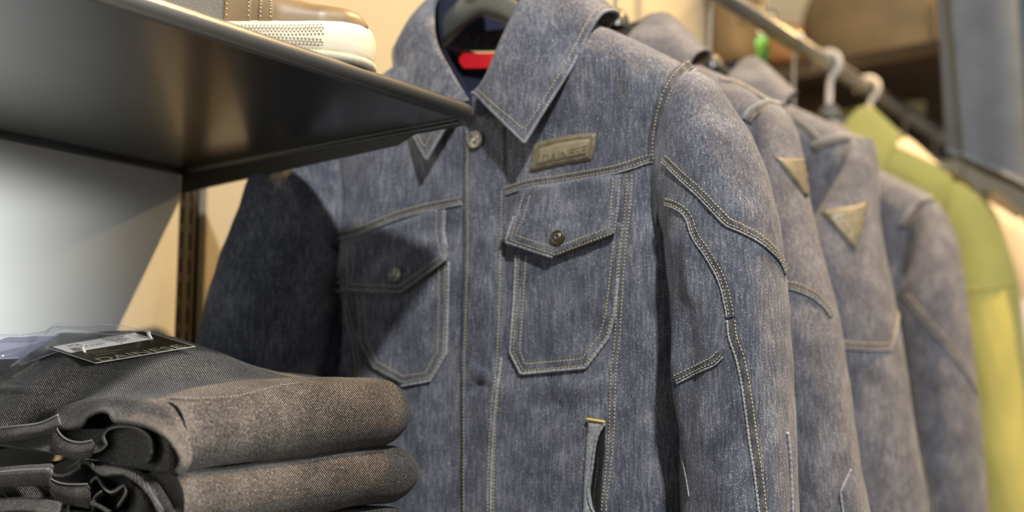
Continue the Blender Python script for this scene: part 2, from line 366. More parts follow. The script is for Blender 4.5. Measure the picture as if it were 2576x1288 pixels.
# ------------------------------------------------------------------ setting: wall panels, slotted upright, floor
B0 = np.array([-0.417, 1.50, 0.0])                                 # on the wall face where the shelf ends
def wp(a, w, z): return B0 + A * a + W * w + ZV * z                # along, out of, up
def wbox(mb, a0, a1, w0, w1, z0, z1):
    c = wp((a0 + a1) / 2, (w0 + w1) / 2, (z0 + z1) / 2); return mb.box(c, A * (a1 - a0) / 2, W * (w1 - w0) / 2, ZV * (z1 - z0) / 2)
tag(wbox(MB(), -2.2, 7.0, -0.16, -0.06, 0, 3.4).build('wall_back', MT['wall'], smooth=False), kind='structure')
tag(wbox(MB(), 5.2, 5.3, -0.1, 4.2, 0, 3.4).build('wall_end', MT['wall'], smooth=False), kind='structure')
fl = MB(); fl.box((1.5, 2.5, -0.05), (5, 0, 0), (0, 6, 0), (0, 0, 0.05)); tag(fl.build('floor', MT['floor'], smooth=False), kind='structure')
def panel(name, a0, a1, z0, z1, mat='panel'):
    o = wbox(MB(), a0, a1, -0.06, 0.0, z0, z1).build(name, MT[mat], smooth=False)
    bv = o.modifiers.new('soft_edge', 'BEVEL'); bv.width = 0.003; bv.segments = 2; return tag(o, kind='structure')
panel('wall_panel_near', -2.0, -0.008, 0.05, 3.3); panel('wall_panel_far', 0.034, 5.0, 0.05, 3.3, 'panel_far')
up = empty('slotted_upright', wp(0.013, -0.03, 0.05), -HA + math.pi / 2)
tag(up, 'black slotted steel upright between the white wall panels', 'upright')
def local(o_emp, p):   # world -> local of an unscaled, z-rotated empty
    c, n = math.cos(o_emp.rotation_euler.z), math.sin(o_emp.rotation_euler.z); q = np.asarray(p) - np.array(o_emp.location); return np.array([c * q[0] + n * q[1], -n * q[0] + c * q[1], q[2]])
def wbox_l(emp, mb, a0, a1, w0, w1, z0, z1):
    m2 = wbox(MB(), a0, a1, w0, w1, z0, z1); mb.add([local(emp, v) for v in m2.V], m2.F); return mb
chn = MB()
for a0, a1 in ((-0.006, 0.004), (0.0085, 0.0175), (0.022, 0.032)): wbox_l(up, chn, a0, a1, -0.055, -0.012, 0.05, 3.3)
wbox_l(up, chn, -0.006, 0.032, -0.058, -0.034, 0.05, 3.3); chn.build('channel', MT['upright'], up, smooth=False)
zz = 0.9; first = None
while zz < 2.2:
    for a0 in (0.004, 0.0175):
        mb = wbox_l(up, MB(), a0, a0 + 0.0045, -0.034, -0.0135, zz, zz + 0.011); mb.build('rung', MT['upright'], up, smooth=False)
    zz += 0.032

# ------------------------------------------------------------------ shelf with shoe: front edge parallel to the wall
SD = 0.473                                                          # shelf depth
SZ0, SZ1 = CAMZ + 0.309, CAMZ + 0.324
def shelf(z0, z1, name, label, a_end=0.0, a_len=1.7, depth=SD):
    e = empty(name, wp(a_end - a_len / 2, depth / 2, z0), -HA)
    fr = Frame(wp(a_end - a_len / 2, depth / 2, z0), -HA)            # local x = out of wall, y = along wall
    hx, hy, t = depth / 2, a_len / 2, z1 - z0; rc = 0.022
    out = [(-hx, -hy), (hx, -hy)] + [(hx - rc + rc * math.cos(a), hy - rc + rc * math.sin(a)) for a in np.linspace(0, math.pi / 2, 10)] + [(-hx, hy)]
    out = np.array(out); n = len(out); cen = np.array([0, 0])
    prof = [(0.010, -0.002), (0.004, -0.004), (0.0012, -0.002), (0.0, 0.003), (0.0, t * 0.55), (0.0015, t * 0.85), (0.005, t)]   # inset, height
    V = []; ins_dir = []
    for i in range(n):
        p, q, r_ = out[i - 1], out[i], out[(i + 1) % n]; e1 = (q - p) / np.linalg.norm(q - p); e2 = (r_ - q) / np.linalg.norm(r_ - q); n1 = np.array([-e1[1], e1[0]]); n2 = np.array([-e2[1], e2[0]]); b_ = n1 + n2; b_ /= max(1e-6, b_.dot(n1)); ins_dir.append(b_)
    for d, h in prof:
        for i in range(n): q = out[i] + ins_dir[i] * d; V.append((q[0], q[1], h))
    m = len(prof); Fs = [(k * n + i, k * n + (i + 1) % n, (k + 1) * n + (i + 1) % n, (k + 1) * n + i) for k in range(m - 1) for i in range(n)] + [tuple(range((m - 1) * n, m * n))]
    # recessed underside
    b0 = len(V)
    for i in range(n): q = out[i] + ins_dir[i] * 0.012; V.append((q[0], q[1], 0.002))
    Fs += [(b0 + i, b0 + (i + 1) % n, (i + 1) % n, i) for i in range(n)] + [tuple(range(b0 + n - 1, b0 - 1, -1))]
    mesh_obj('shelf_board', V, Fs, MT['shelf'], e, smooth=False)
    lip = [(hx - 0.006, y, t / 2 - 0.001) for y in np.linspace(-hy, hy - rc, 30)] + [(hx - rc + (rc - 0.006) * math.cos(a), hy - rc + (rc - 0.006) * math.sin(a), t / 2 - 0.001) for a in np.linspace(0.08, math.pi / 2, 12)] + [(x, hy - 0.006, t / 2 - 0.001) for x in np.linspace(hx - rc - 0.004, -hx + 0.004, 20)]
    MB().tube(lip, 0.0092, 20).build('edge_lip', MT['shelf_lip'], e)
    br = MB(); y0, y1 = hy - 0.034, hy - 0.030                       # bracket arm under the end, deeper towards the wall
    for yy in (0,):
        pr = [(hx - 0.075, 0.0), (hx - 0.11, -0.013), (-hx, -0.026), (-hx, 0.0)]
        br.add([(x, y, z) for y in (y0 + 0.026, y1 + 0.026) for x, z in pr], [(0, 1, 2, 3), (7, 6, 5, 4)] + [(i, 4 + i, 4 + (i + 1) % 4, (i + 1) % 4) for i in range(4)])
    bo = br.build('bracket', MT['shelf_side'], e, smooth=False)
    for x in (hx - 0.10, hx - 0.16):
        MB().lathe((x, y1 + 0.026, -0.006), (0, 1, 0), [(0.0, -0.001), (0.0032, -0.001), (0.003, 0.001), (0.0, 0.0016)], 12).build('screw', MT['steel'], bo)
    return tag(e, label, 'shelf')
shelf(SZ0, SZ1, 'shelf', 'glossy black metal shelf carrying the sneaker, above the folded jeans')
shelf(CAMZ - 0.225, CAMZ - 0.212, 'shelf', 'black metal shelf holding the stack of folded jeans')

# ------------------------------------------------------------------ sneaker on the shelf
def sneaker():
    d = np.array([0.99, 0.13, 0]); d /= np.linalg.norm(d); Lg = 0.29
    toe = np.array([-0.131, 1.106, SZ1]); o = toe - d * Lg; rz = math.atan2(d[1], d[0])
    e = empty('sneaker', o, rz); tag(e, 'tan leather and grey canvas sneaker with thick white rubber sole on the shelf', 'shoe')
    def hw(x):                                                    # half width along the shoe
        return np.interp(x, [0, .01, .03, .08, .14, .20, .24, .265, .28, .287, .29], [.006, .022, .032, .036, .04, .049, .048, .04, .028, .017, .004])
    def outline(grow):
        xs = 0.5 * Lg * (1 - np.cos(np.linspace(0, math.pi, 46))); w = hw(xs)
        pts = [(x, -y) for x, y in zip(xs, w)] + [(x, y) for x, y in zip(xs[::-1][1:-1], w[::-1][1:-1])]
        P = np.array(pts); c = np.array([Lg * 0.5, 0]); s = np.array([(Lg / 2 + grow) / (Lg / 2), (0.045 + grow) / 0.045]); return (P - c) * s + c
    def stack(levels):
        V = []; n = len(outline(0))
        for g, z in levels:
            for (x, y) in outline(g): V.append((x, y, z + 0.006 * sm((x - 0.2) / 0.09) * (z > 0.02)))
        m = len(levels); return V, [(k * n + i, k * n + (i + 1) % n, (k + 1) * n + (i + 1) % n, (k + 1) * n + i) for k in range(m - 1) for i in range(n)] + [tuple(range((m - 1) * n, m * n)), tuple(range(n - 1, -1, -1))]
    V, Fs = stack([(-0.004, 0.0), (0.0005, 0.001), (0.0015, 0.004), (0.001, 0.0078), (-0.003, 0.009)]); mesh_obj('outsole', V, Fs, MT['outsole'], e)
    V, Fs = stack([(-0.004, 0.007), (-0.002, 0.0085), (-0.0005, 0.013), (0.0008, 0.022), (-0.001, 0.029), (-0.003, 0.034), (-0.006, 0.0365), (-0.012, 0.037)]); sole = mesh_obj('sole', V, Fs, MT['white_rubber'], e)
    mb = MB()                                                     # dimpled panel on the side of the sole
    for i in range(26):
        for j in range(7):
            x = 0.155 + i * 0.0034 + (j % 2) * 0.0017; z = 0.0125 + j * 0.0028; y = -hw(x) * (1 + 0.0010 / 0.045) - 0.0002
            mb.lathe((x, y, z + 0.006 * sm((x - 0.2) / 0.09) * (z > 0.02)), (0, -1, 0), [(0.0009, -0.0006), (0.0007, 0.0005), (0.0, 0.0006)], 6)
    tag(mb.build('dimple_panel', MT['outsole'], sole), kind='stuff')
    def upper(x0, x1, grow, mat, name, nx=30, nt=24):
        V = []
        for x in np.linspace(x0, x1, nx):
            w = max(0.002, hw(x) - 0.005 + grow); h = np.interp(x, [0, .02, .06, .10, .15, .20, .235, .26, .275, .284], [.07, .075, .072, .068, .058, .036, .0245, .0205, .0155, .002]) + grow
            for t in np.linspace(0, math.pi, nt): V.append((x, -w * math.copysign(abs(math.cos(t)) ** 0.7, math.cos(t)), 0.034 + 0.006 * sm((x - 0.2) / 0.09) + h * math.sin(t) ** 0.75))
        return mesh_obj(name, V, grid_faces(nx, nt) + [tuple(range(nt)), tuple(range((nx - 1) * nt, nx * nt))[::-1]], mat, e)
    upper(0.004, 0.165, 0.0, MT['canvas'], 'canvas_upper'); upper(0.16, 0.283, 0.0006, MT['tan'], 'toe_cap')
    upper(0.152, 0.176, 0.0018, MT['tan'], 'overlay_strip'); upper(0.183, 0.196, 0.0016, MT['tan'], 'overlay_strip')
    mb = MB()
    for x in (0.154, 0.174, 0.185, 0.194):
        w = hw(x) - 0.003; h = np.interp(x, [.15, .20], [.058, .036]) + 0.002
        ts = np.linspace(0.05, math.pi - 0.05, 44)
        for t in ts:
            p = np.array([x, -w * math.copysign(abs(math.cos(t)) ** 0.7, math.cos(t)), 0.034 + 0.006 * sm((x - 0.2) / 0.09) + h * math.sin(t) ** 0.75]); mb.box(p, (0.0004, 0, 0), (0, 0.0007, 0), (0, 0, 0.0007))
    tag(mb.build('stitching', MT['thread'], e), kind='stuff')
sneaker()

# ------------------------------------------------------------------ folded jeans
KJ = 1.0
JF = Frame((-0.273 * KJ, 1.0 * KJ, CAMZ), R(50))                   # local x: along the front fold, y: towards the wall, z from eye level
JBASE = -0.212
def jeans_body(root, zb0, zb1, ztop, x_end, yb, name='folded_legs', x0=0.004, seed=3):
    nx = 90; V = []
    rows = None
    for i in range(nx):
        x = x0 + (x_end - x0) * i / (nx - 1); zb = zb0 + (zb1 - zb0) * x / 0.28
        er = 0.04; k = math.sqrt(max(0.0, 1 - (max(0, x - (x_end - er)) / er) ** 2)) if x > x_end - er else 1.0
        k = max(k, 0.05); fr_ = 0.026
        zt = ztop(x, fr_); mid = (zb + zt) / 2; col = []
        for a in np.linspace(-math.pi / 2, math.pi / 2, 16): col.append((fr_ - fr_ * math.cos(a) * (0.75 + 0.25 * k), mid + (zt - zb) / 2 * math.sin(a)))
        for y in np.linspace(fr_, yb, 40)[1:]: col.append((y, ztop(x, y)))
        ztb = ztop(x, yb); midb = (zb + ztb) / 2
        for a in np.linspace(math.pi / 2, -math.pi / 2, 10)[1:]: col.append((yb + 0.02 * math.cos(a), midb + (ztb - zb) / 2 * math.sin(a)))
        for (y, z) in col:
            if y > 0.2 and z < zb + 0.006: z += 0.018
            kl = math.sqrt(max(0.0, 1 - (1 - min(1.0, (x - x0) / 0.03)) ** 2)); wl = float(sm((y - 0.17) / 0.05)); kk = 1 - wl * (1 - max(kl, 0.12))
            mz = (zb + ztop(x, min(max(y, fr_), yb))) / 2
            V.append((x - 0.037 * float(sm((y - 0.2) / 0.06)) * (1 - i / (nx - 1)), y + (1 - k) * 0.012 * (1 if y < 0.1 else -1), mz + (z - mz) * k ** 0.8 * kk))
        rows = len(col)
    V = np.array(V); nz = smooth_noise(V, seed, 28, 3)
    V[:, 2] += 0.0022 * nz; V[:, 1] += 0.002 * smooth_noise(V, seed + 5, 24, 2)
    V[:, 2] -= JBASE if False else 0
    Fs = grid_faces(nx, rows, False, True) + [tuple(range(rows))[::-1], tuple(range((nx - 1) * rows, nx * rows))]
    return V, Fs
def thick_strip(polys, th=0.0022, nu=60):
    """loft drawn lines (already 3-D) into a cloth sheet"""
    G = np.stack([spline(p, nu) for p in polys]); m = 10; K = G.reshape(len(polys), -1)
    G = spline(K, m).reshape(m, nu, 3) if len(polys) > 2 else np.stack([G[0] + (G[1] - G[0]) * t for t in np.linspace(0, 1, m)])
    return shell(G, m, nu, th)
def jeans(label, zb0, zb1, ztop, x_end, yb, seed):
    root = empty('folded_jeans', (JF.o[0] + JF.ex[0] * 0.14 + JF.ey[0] * 0.17, JF.o[1] + JF.ex[1] * 0.14 + JF.ey[1] * 0.17, CAMZ + min(zb0, zb1)), JF.rz)
    off = np.array([0.14, 0.17, min(zb0, zb1)])
    tag(root, label, 'jeans', 'folded jeans in the stack')
    V, Fs = jeans_body(root, zb0, zb1, ztop, x_end, yb, seed=seed)
    mesh_obj('folded_legs', V - off, Fs, MT['black_denim'], root); return root, off, bvh_of(V, Fs)
def add_sheet(root, off, name, polys, th=0.0024, mat='black_denim'):
    V, Fs = thick_strip([JF.poly(p, 0, xv) for p, xv in polys], th); return mesh_obj(name, V - off, Fs, MT[mat], root)
def add_edge_thread(root, off, pts, xv, name='hem_stitching', mat='hem_edge', r=0.0008):
    P = spline(JF.poly(pts, 0, xv), 90); mb = MB(); mb.tube(P - off, r * (1 + 0.3 * np.sin(np.arange(90) * 2.1)), 6); return mb.build(name, MT[mat], root)

def ztop1(x, y):
    return 0.012 + 0.02 * np.clip(x / 0.27, 0, 1) + 0.072 * sm((x - 0.0) / 0.11) * sm((y - 0.0) / 0.24) * (1 - 0.68 * sm((x - 0.09) / 0.16)) + 0.008 * np.exp(-((y - 0.04) / 0.03) ** 2) * sm(x / 0.05)
def ztop2(x, y): return -0.047 + 0.022 * np.clip(x / 0.28, 0, 1) - 0.002 + 0.006 * np.exp(-((y - 0.03) / 0.03) ** 2) - 0.004
def ztop3(x, y): return -0.101 + 0.016 * np.clip(x / 0.28, 0, 1)
def ztop4(x, y): return -0.157 + 0.012 * np.clip(x / 0.28, 0, 1)
J1r, J1o, J1b = jeans('black denim jeans folded on top of the stack, hang tag lying on them', -0.047, -0.026, ztop1, 0.283, 0.34, 3)
J2r, J2o, J2b = jeans('black denim jeans folded second from the top of the stack', -0.100, -0.085, ztop2, 0.296, 0.34, 13)
J3r, J3o, J3b = jeans('black denim jeans folded third from the top of the stack', -0.156, -0.145, ztop3, 0.29, 0.34, 23)
J4r, J4o, J4b = jeans('black denim jeans at the bottom of the stack, lying on the black shelf', JBASE, JBASE, ztop4, 0.29, 0.34, 33)
# rolled leg end of the top pair
add_sheet(J1r, J1o, 'leg_end', [([(139, 1066), (165, 1082), (206, 1076), (222, 1055), (250, 1040), (270, 1042), (288, 1064), (335, 1070), (380, 1082), (420, 1108), (444, 1140), (450, 1165), (438, 1184)], -0.018),
    ([(141, 1052), (170, 1055), (210, 1045), (250, 1024), (290, 1030), (335, 1040), (385, 1050), (432, 1085), (460, 1140), (464, 1170), (446, 1190)], -0.006),
    ([(150, 1032), (200, 1014), (245, 1005), (335, 1004), (411, 1016), (448, 1055), (470, 1120), (473, 1160), (455, 1192)], 0.002), ([(170, 1034), (215, 1020), (255, 1014), (345, 1014), (418, 1026), (452, 1062), (474, 1122), (476, 1156), (460, 1186)], 0.02)])
add_sheet(J1r, J1o, 'leg_cuff', [([(139, 1066), (150, 1090), (170, 1106), (200, 1113), (232, 1108)], -0.018), ([(132, 1085), (137, 1112), (160, 1130), (198, 1136), (232, 1128)], -0.021), ([(131, 1108), (139, 1133), (164, 1151), (197, 1157), (230, 1150)], -0.016)])
add_sheet(J1r, J1o, 'leg_lining_fold', [([(226, 1142), (252, 1134), (268, 1118), (262, 1098), (275, 1080), (309, 1073), (347, 1078), (378, 1102), (382, 1140), (368, 1165)], -0.012), ([(232, 1150), (258, 1144), (280, 1120), (276, 1100), (290, 1088), (312, 1084), (338, 1092), (362, 1112), (364, 1138), (352, 1160)], 0.002)])
add_sheet(J1r, J1o, 'leg_side_fold', [([(382, 1083), (388, 1110), (382, 1140), (370, 1168)], 0.012), ([(420, 1104), (428, 1135), (420, 1165), (398, 1184)], -0.006), ([(446, 1130), (458, 1150), (452, 1175), (437, 1188)], 0.0), ([(456, 1075), (473, 1115), (474, 1160), (440, 1192)], 0.02)])
add_edge_thread(J1r, J1o, [(139, 1066), (150, 1090), (170, 1106), (200, 1113), (232, 1108)], -0.019)
mb = MB(); mb.add([JF.plane(x, y, 0, 0.0025) - J1o for x, y in [(150, 1070), (245, 1030), (400, 1040), (452, 1120), (440, 1182), (200, 1155), (145, 1130)]], [tuple(range(7))]); mb.build('leg_opening_shade', MT['zip_and_shade'], J1r)  # flat black sheet, painted shade of the hollow inside the leg
for pts in ([(-30, 1078), (40, 1072), (100, 1064), (146, 1044)], ):
    add_sheet(J1r, J1o, 'waistband_fold', [(pts, -0.036), ([(-30, 1098), (40, 1093), (100, 1084), (146, 1068)], -0.044), ([(-30, 1112), (40, 1109), (95, 1102), (140, 1088)], -0.034)], 0.003)
    add_edge_thread(J1r, J1o, pts, -0.038, 'waistband_edge')
# rolled leg end of the second pair
add_sheet(J2r, J2o, 'leg_end', [([(121, 1197), (160, 1205), (198, 1186), (207, 1168), (222, 1170), (238, 1187), (263, 1199), (309, 1196), (347, 1220), (373, 1248), (398, 1292)], -0.016),
    ([(128, 1185), (165, 1182), (200, 1160), (225, 1160), (245, 1172), (300, 1180), (350, 1202), (385, 1240), (412, 1296)], -0.004), ([(140, 1175), (170, 1163), (210, 1155), (245, 1157), (309, 1169), (350, 1190), (400, 1226), (440, 1300)], 0.002), ([(160, 1184), (190, 1172), (228, 1166), (262, 1168), (322, 1180), (364, 1200), (412, 1234), (450, 1304)], 0.02)])
add_sheet(J2r, J2o, 'leg_cuff', [([(121, 1197), (139, 1211), (169, 1218), (220, 1218)], -0.017), ([(122, 1220), (140, 1238), (172, 1246), (222, 1248)], -0.02), ([(128, 1244), (145, 1262), (180, 1272), (224, 1280)], -0.014)])
add_sheet(J2r, J2o, 'leg_lining_fold', [([(228, 1215), (243, 1202), (258, 1224), (275, 1238), (292, 1235), (312, 1222), (316, 1242), (296, 1272)], -0.01), ([(235, 1225), (248, 1215), (262, 1235), (278, 1248), (294, 1246), (306, 1238), (306, 1250), (288, 1280)], 0.002)])
add_sheet(J2r, J2o, 'leg_lining_fold', [([(256, 1235), (240, 1248), (234, 1262), (232, 1285)], -0.011), ([(266, 1240), (252, 1254), (246, 1268), (246, 1288)], 0.002)])
add_sheet(J2r, J2o, 'leg_side_fold', [([(318, 1198), (322, 1240), (312, 1290)], 0.01), ([(352, 1228), (364, 1260), (368, 1296)], -0.004), ([(376, 1240), (394, 1270), (404, 1300)], 0.004)])
add_edge_thread(J2r, J2o, [(121, 1197), (139, 1211), (169, 1218), (220, 1218)], -0.018)
mb = MB(); mb.add([JF.plane(x, y, 0, 0.0025) - J2o for x, y in [(140, 1200), (220, 1175), (320, 1195), (400, 1300), (200, 1290), (140, 1250)]], [tuple(range(6))]); mb.build('leg_opening_shade', MT['zip_and_shade'], J2r)  # second leg's dark inside, likewise put in as black colour
add_sheet(J2r, J2o, 'waistband_fold', [([(-30, 1178), (60, 1170), (130, 1166)], -0.036), ([(-30, 1204), (60, 1198), (125, 1194)], -0.044), ([(-30, 1226), (60, 1224), (122, 1222)], -0.034)], 0.003)
add_edge_thread(J2r, J2o, [(-30, 1190), (60, 1182), (122, 1180)], -0.045, 'waistband_edge')
add_sheet(J3r, J3o, 'leg_end', [([(175, 1290), (178, 1272), (200, 1266), (240, 1275), (270, 1292)], -0.016), ([(168, 1280), (190, 1258), (240, 1262), (290, 1290)], 0.01)])
add_sheet(J3r, J3o, 'waistband_fold', [([(-30, 1258), (60, 1250), (150, 1262)], -0.036), ([(-30, 1290), (60, 1284), (140, 1300)], -0.044)], 0.003)
for rt, of_, pts in ((J1r, J1o, [(226, 1142), (252, 1134), (268, 1118), (262, 1098), (275, 1080), (309, 1073), (347, 1078), (378, 1102), (382, 1140)]), (J2r, J2o, [(228, 1215), (243, 1202), (258, 1224), (275, 1238), (292, 1235), (312, 1222), (316, 1242), (296, 1272)]), (J2r, J2o, [(256, 1235), (240, 1248), (234, 1262), (232, 1285)])):
    add_edge_thread(rt, of_, pts, -0.0125, 'hem_stitching', r=0.0006)
# seams on the top pair
path = drape_path(JF, J1b, [(430, 1004), (480, 1007), (560, 1004), (600, 1000), (640, 990), (700, 975), (760, 966)])
if path:
    mb = MB(); band(mb, path, [(-0.003, -0.0004), (-0.0022, 0.0012), (0.001, 0.0014), (0.0022, -0.0004)]); s = mb.build('pocket_seam', MT['black_denim'], J1r); s.data.transform(Matrix.Translation(Vector(-J1o)))
    mb = MB(); stitches(mb, path, -0.0012, 0.0015, w=0.0004); s = mb.build('stitching', MT['hem_edge'], J1r); s.data.transform(Matrix.Translation(Vector(-J1o))); tag(s, kind='stuff')
for pts in ([(30, 952), (60, 935), (110, 900), (150, 880), (200, 862)], [(0, 978), (60, 982), (130, 985)]):
    path = drape_path(JF, J1b, pts)
    if path:
        mb = MB(); band(mb, path, [(-0.006, -0.0004), (-0.005, 0.0013), (0.004, 0.0015), (0.005, -0.0004)], 0.0003); s = mb.build('leg_seam', MT['black_denim'], J1r); s.data.transform(Matrix.Translation(Vector(-J1o)))

# ------------------------------------------------------------------ hang tag, lilac card in a clear sleeve
def on_jeans(px, py, up_=0.0):
    h = hit(JF, J1b, px, py)
    return (h[0] + h[1] * up_) if h else JF.plane(px, py, 1, 0.2)
def hang_tag():
    c00, c10, c01 = on_jeans(250, 938), on_jeans(500, 896), on_jeans(126, 897)
    mid = (c10 + c01) / 2; n = np.cross(c10 - c00, c01 - c00); n /= np.linalg.norm(n); n = n if n[2] > 0 else -n
    e1, e2 = c10 - c00, c01 - c00; lift = 0.002
    for a_ in np.linspace(0, 1, 7):
        for b_ in np.linspace(0, 1, 7):
            q = c00 + e1 * a_ + e2 * b_; hh = J1b.ray_cast(Vector(q + n * 0.1), Vector(-n)); lift = max(lift, (np.array(hh[0]) - q).dot(n) + 0.0012) if hh[0] is not None else lift
    base = c00 + n * min(lift, 0.022); e = empty('hang_tag', JF.o + JF.M.T @ base, JF.rz)
    tag(e, 'dark cardboard hang tag with white size sticker lying on the top jeans', 'tag')
    def Q(a, b, h=0.0): return e1 * a + e2 * b + n * h
    mb = MB(); mb.add([Q(a, b, h) for h in (-0.0006, -0.0001) for a, b in ((0, 0), (1, 0), (1, 1), (0, 1))], [(0, 3, 2, 1), (4, 5, 6, 7)] + [(i, (i + 1) % 4, 4 + (i + 1) % 4, 4 + i) for i in range(4)]); mb.build('card_core', MT['card_edge'], e, smooth=False)
    mb = MB(); mb.add([Q(a, b, 0.0) for a, b in ((.005, .008), (.995, .008), (.995, .992), (.005, .992))], [(0, 1, 2, 3)]); mb.build('card_face', MT['card'], e, smooth=False)
    mb = MB(); rr = 0.02
    pts = [(a + rr * math.cos(t), b + rr * 1.4 * math.sin(t)) for (a, b, t0) in ((.88, .60, -90), (.88, .935, 0), (.06, .935, 90), (.06, .60, 180)) for t in np.radians(np.linspace(t0, t0 + 90, 6))]
    mb.add([Q(a, b, 0.00012) for a, b in pts], [tuple(range(len(pts)))]); mb.build('size_sticker', MT['sticker'], e, smooth=False)
    L1 = np.linalg.norm(e1); L2 = np.linalg.norm(e2); u1 = e1 / L1; u2 = e2 - u1 * e2.dot(u1); u2 /= np.linalg.norm(u2)
    def put(txt, a, b, size, width, mat, name, h=0.0002):
        text_mesh(txt, size, MT[mat], e, name, lambda x, y, z: Q(a, b, h) + e1 * (x / L1) + e2 * (y / L2) + n * z, width=width)
    put('W28', 0.15, 0.82, 0.0105, L1 * 0.13, 'ink', 'size_lettering'); put('DENIM MAN', 0.12, 0.69, 0.0095, L1 * 0.34, 'ink2', 'model_lettering')
    for k, (t, w, m) in enumerate((('PROTECTION', 0.22, 'ink'), ('SOFT KNEE', 0.18, 'ink2'), ('MATERIAL', 0.19, 'ink'), ('DENIM', 0.12, 'ink2'), ('A', 0.02, 'ink'))): put(t, 0.54 + 0.01 * k, 0.88 - 0.068 * k, 0.0062, L1 * w, m, 'detail_lettering')
    rs = random.Random(4)
    def squiggle(a0, a1, b, hgt, mat, name):                       # print too small to read: a row of short strokes
        mb = MB(); a = a0
        while a < a1:
            w = rs.uniform(0.006, 0.014); mb.add([Q(a, b, .0002), Q(a + w, b, .0002), Q(a + w + 0.004, b + hgt, .0002), Q(a + 0.004, b + hgt, .0002)], [(0, 1, 2, 3)]); a += w + rs.uniform(0.005, 0.009)
        mb.build(name, MT[mat], e, smooth=False)
    for k in range(4): squiggle(0.80, 0.86, 0.89 - 0.06 * k, 0.025, 'ink2', 'small_print')
    squiggle(0.15, 0.36, 0.44, 0.05, 'ink3', 'small_print'); put('PROTECTION', 0.16, 0.345, 0.0065, L1 * 0.30, 'ink3', 'slogan_lettering'); squiggle(0.15, 0.34, 0.26, 0.05, 'ink3', 'small_print')
    put('DAINESE', 0.06, 0.015, 0.019, L1 * 0.86, 'ink2', 'maker_lettering')
    for a, b in ((0.155, 0.53), (0.90, 0.66)):
        mb = MB(); mb.tube([Q(a - 0.02, b - 0.07, 0.001), Q(a, b, 0.003), Q(a + 0.03, b + 0.06, 0.004), Q(a + 0.045, b + 0.1, 0.001)], [0.001, 0.0016, 0.0022, 0.0012], 8); mb.build('plastic_fastener', MT['nub'], e)
hang_tag()
def film_and_card():
    cr = [(-60, 870), (-10, 856), (18, 851), (162, 866), (140, 880), (60, 906), (-60, 942)]
    P = np.array([on_jeans(x, y, 0.0045) for x, y in cr]); c = P.mean(0); n = np.linalg.svd(P - c)[2][2]; n = n if n[2] > 0 else -n
    P = np.array([p - n * (p - c).dot(n) * 0.8 for p in P]) + n * 0.004; b0 = P.mean(0); m = len(P)
    e = empty('paper_card', JF.o + JF.M.T @ b0, JF.rz); tag(e, 'pale lilac paper card with a red mark inside the clear sleeve', 'card')
    mb = MB(); mb.add(np.vstack([P - b0, P - b0 - n * 0.0006]), [tuple(range(m)), tuple(range(2 * m - 1, m - 1, -1))] + [(i, i + m, (i + 1) % m + m, (i + 1) % m) for i in range(m)]); mb.build('card_sheet', MT['lilac'], e, smooth=False)
    # red pointed mark, lying in the plane of the card
    def onpl(px, py): o, d = JF.line(px, py); t = (b0 + n * 0.0004 - o).dot(n) / d.dot(n); return o + d * t - b0
    mb = MB(); mb.add([onpl(*q) for q in [(-60, 884), (-5, 892), (28, 894), (0, 898), (-60, 908)]], [(0, 1, 2, 3, 4)]); mb.build('red_mark', MT['red_ink'], e, smooth=False)
    mb = MB(); mb.add([onpl(*q) for q in [(76, 857), (80, 857), (81, 866), (77, 866)]], [(0, 1, 2, 3)]); mb.build('punch_mark', MT['ink'], e, smooth=False)
    # clear sleeve: a crumpled film sheet over card and jeans
    rows = [[(-80, 846), (60, 838), (150, 828), (250, 818), (330, 824), (372, 846)], [(-80, 880), (60, 868), (150, 855), (230, 845), (300, 850), (340, 856)], [(-80, 915), (40, 900), (110, 884), (180, 872), (240, 868), (280, 868)], [(-80, 950), (10, 946), (40, 934), (75, 916), (110, 900), (130, 890)]]
    G = []
    for r_i, r_ in enumerate(rows):
        rr = []
        for k, (x, y) in enumerate(r_): rr.append(on_jeans(x, y, ([0.011, 0.013, 0.0105, 0.004][r_i] + 0.003 * ((k + r_i) % 2)) * (1.0 if k < 3 else 0.3)))
        G.append(spline(rr, 50))
    G = spline(np.stack(G).reshape(4, -1), 30).reshape(30, 50, 3); b1 = G.reshape(-1, 3).min(0); e2_ = empty('clear_plastic_sleeve', JF.o + JF.M.T @ b1, JF.rz)
    tag(e2_, 'crumpled clear plastic sleeve over the paper card on the top jeans', 'plastic bag')
    G[..., 2] += 0.0012 * smooth_noise(G.reshape(-1, 3), 71, 90, 2).reshape(30, 50)
    mesh_obj('film_sheet', G.reshape(-1, 3) - b1, grid_faces(30, 50), MT['film'], e2_)
    mb = MB(); mb.tube(G[0] - b1, 0.0007, 6); mb.build('film_fold', MT['film'], e2_)
    mb = MB(); mb.tube(G[:, 20] - b1 + np.array([0, 0, .0008]), 0.0009, 6); mb.build('film_fold', MT['film'], e2_)
film_and_card()

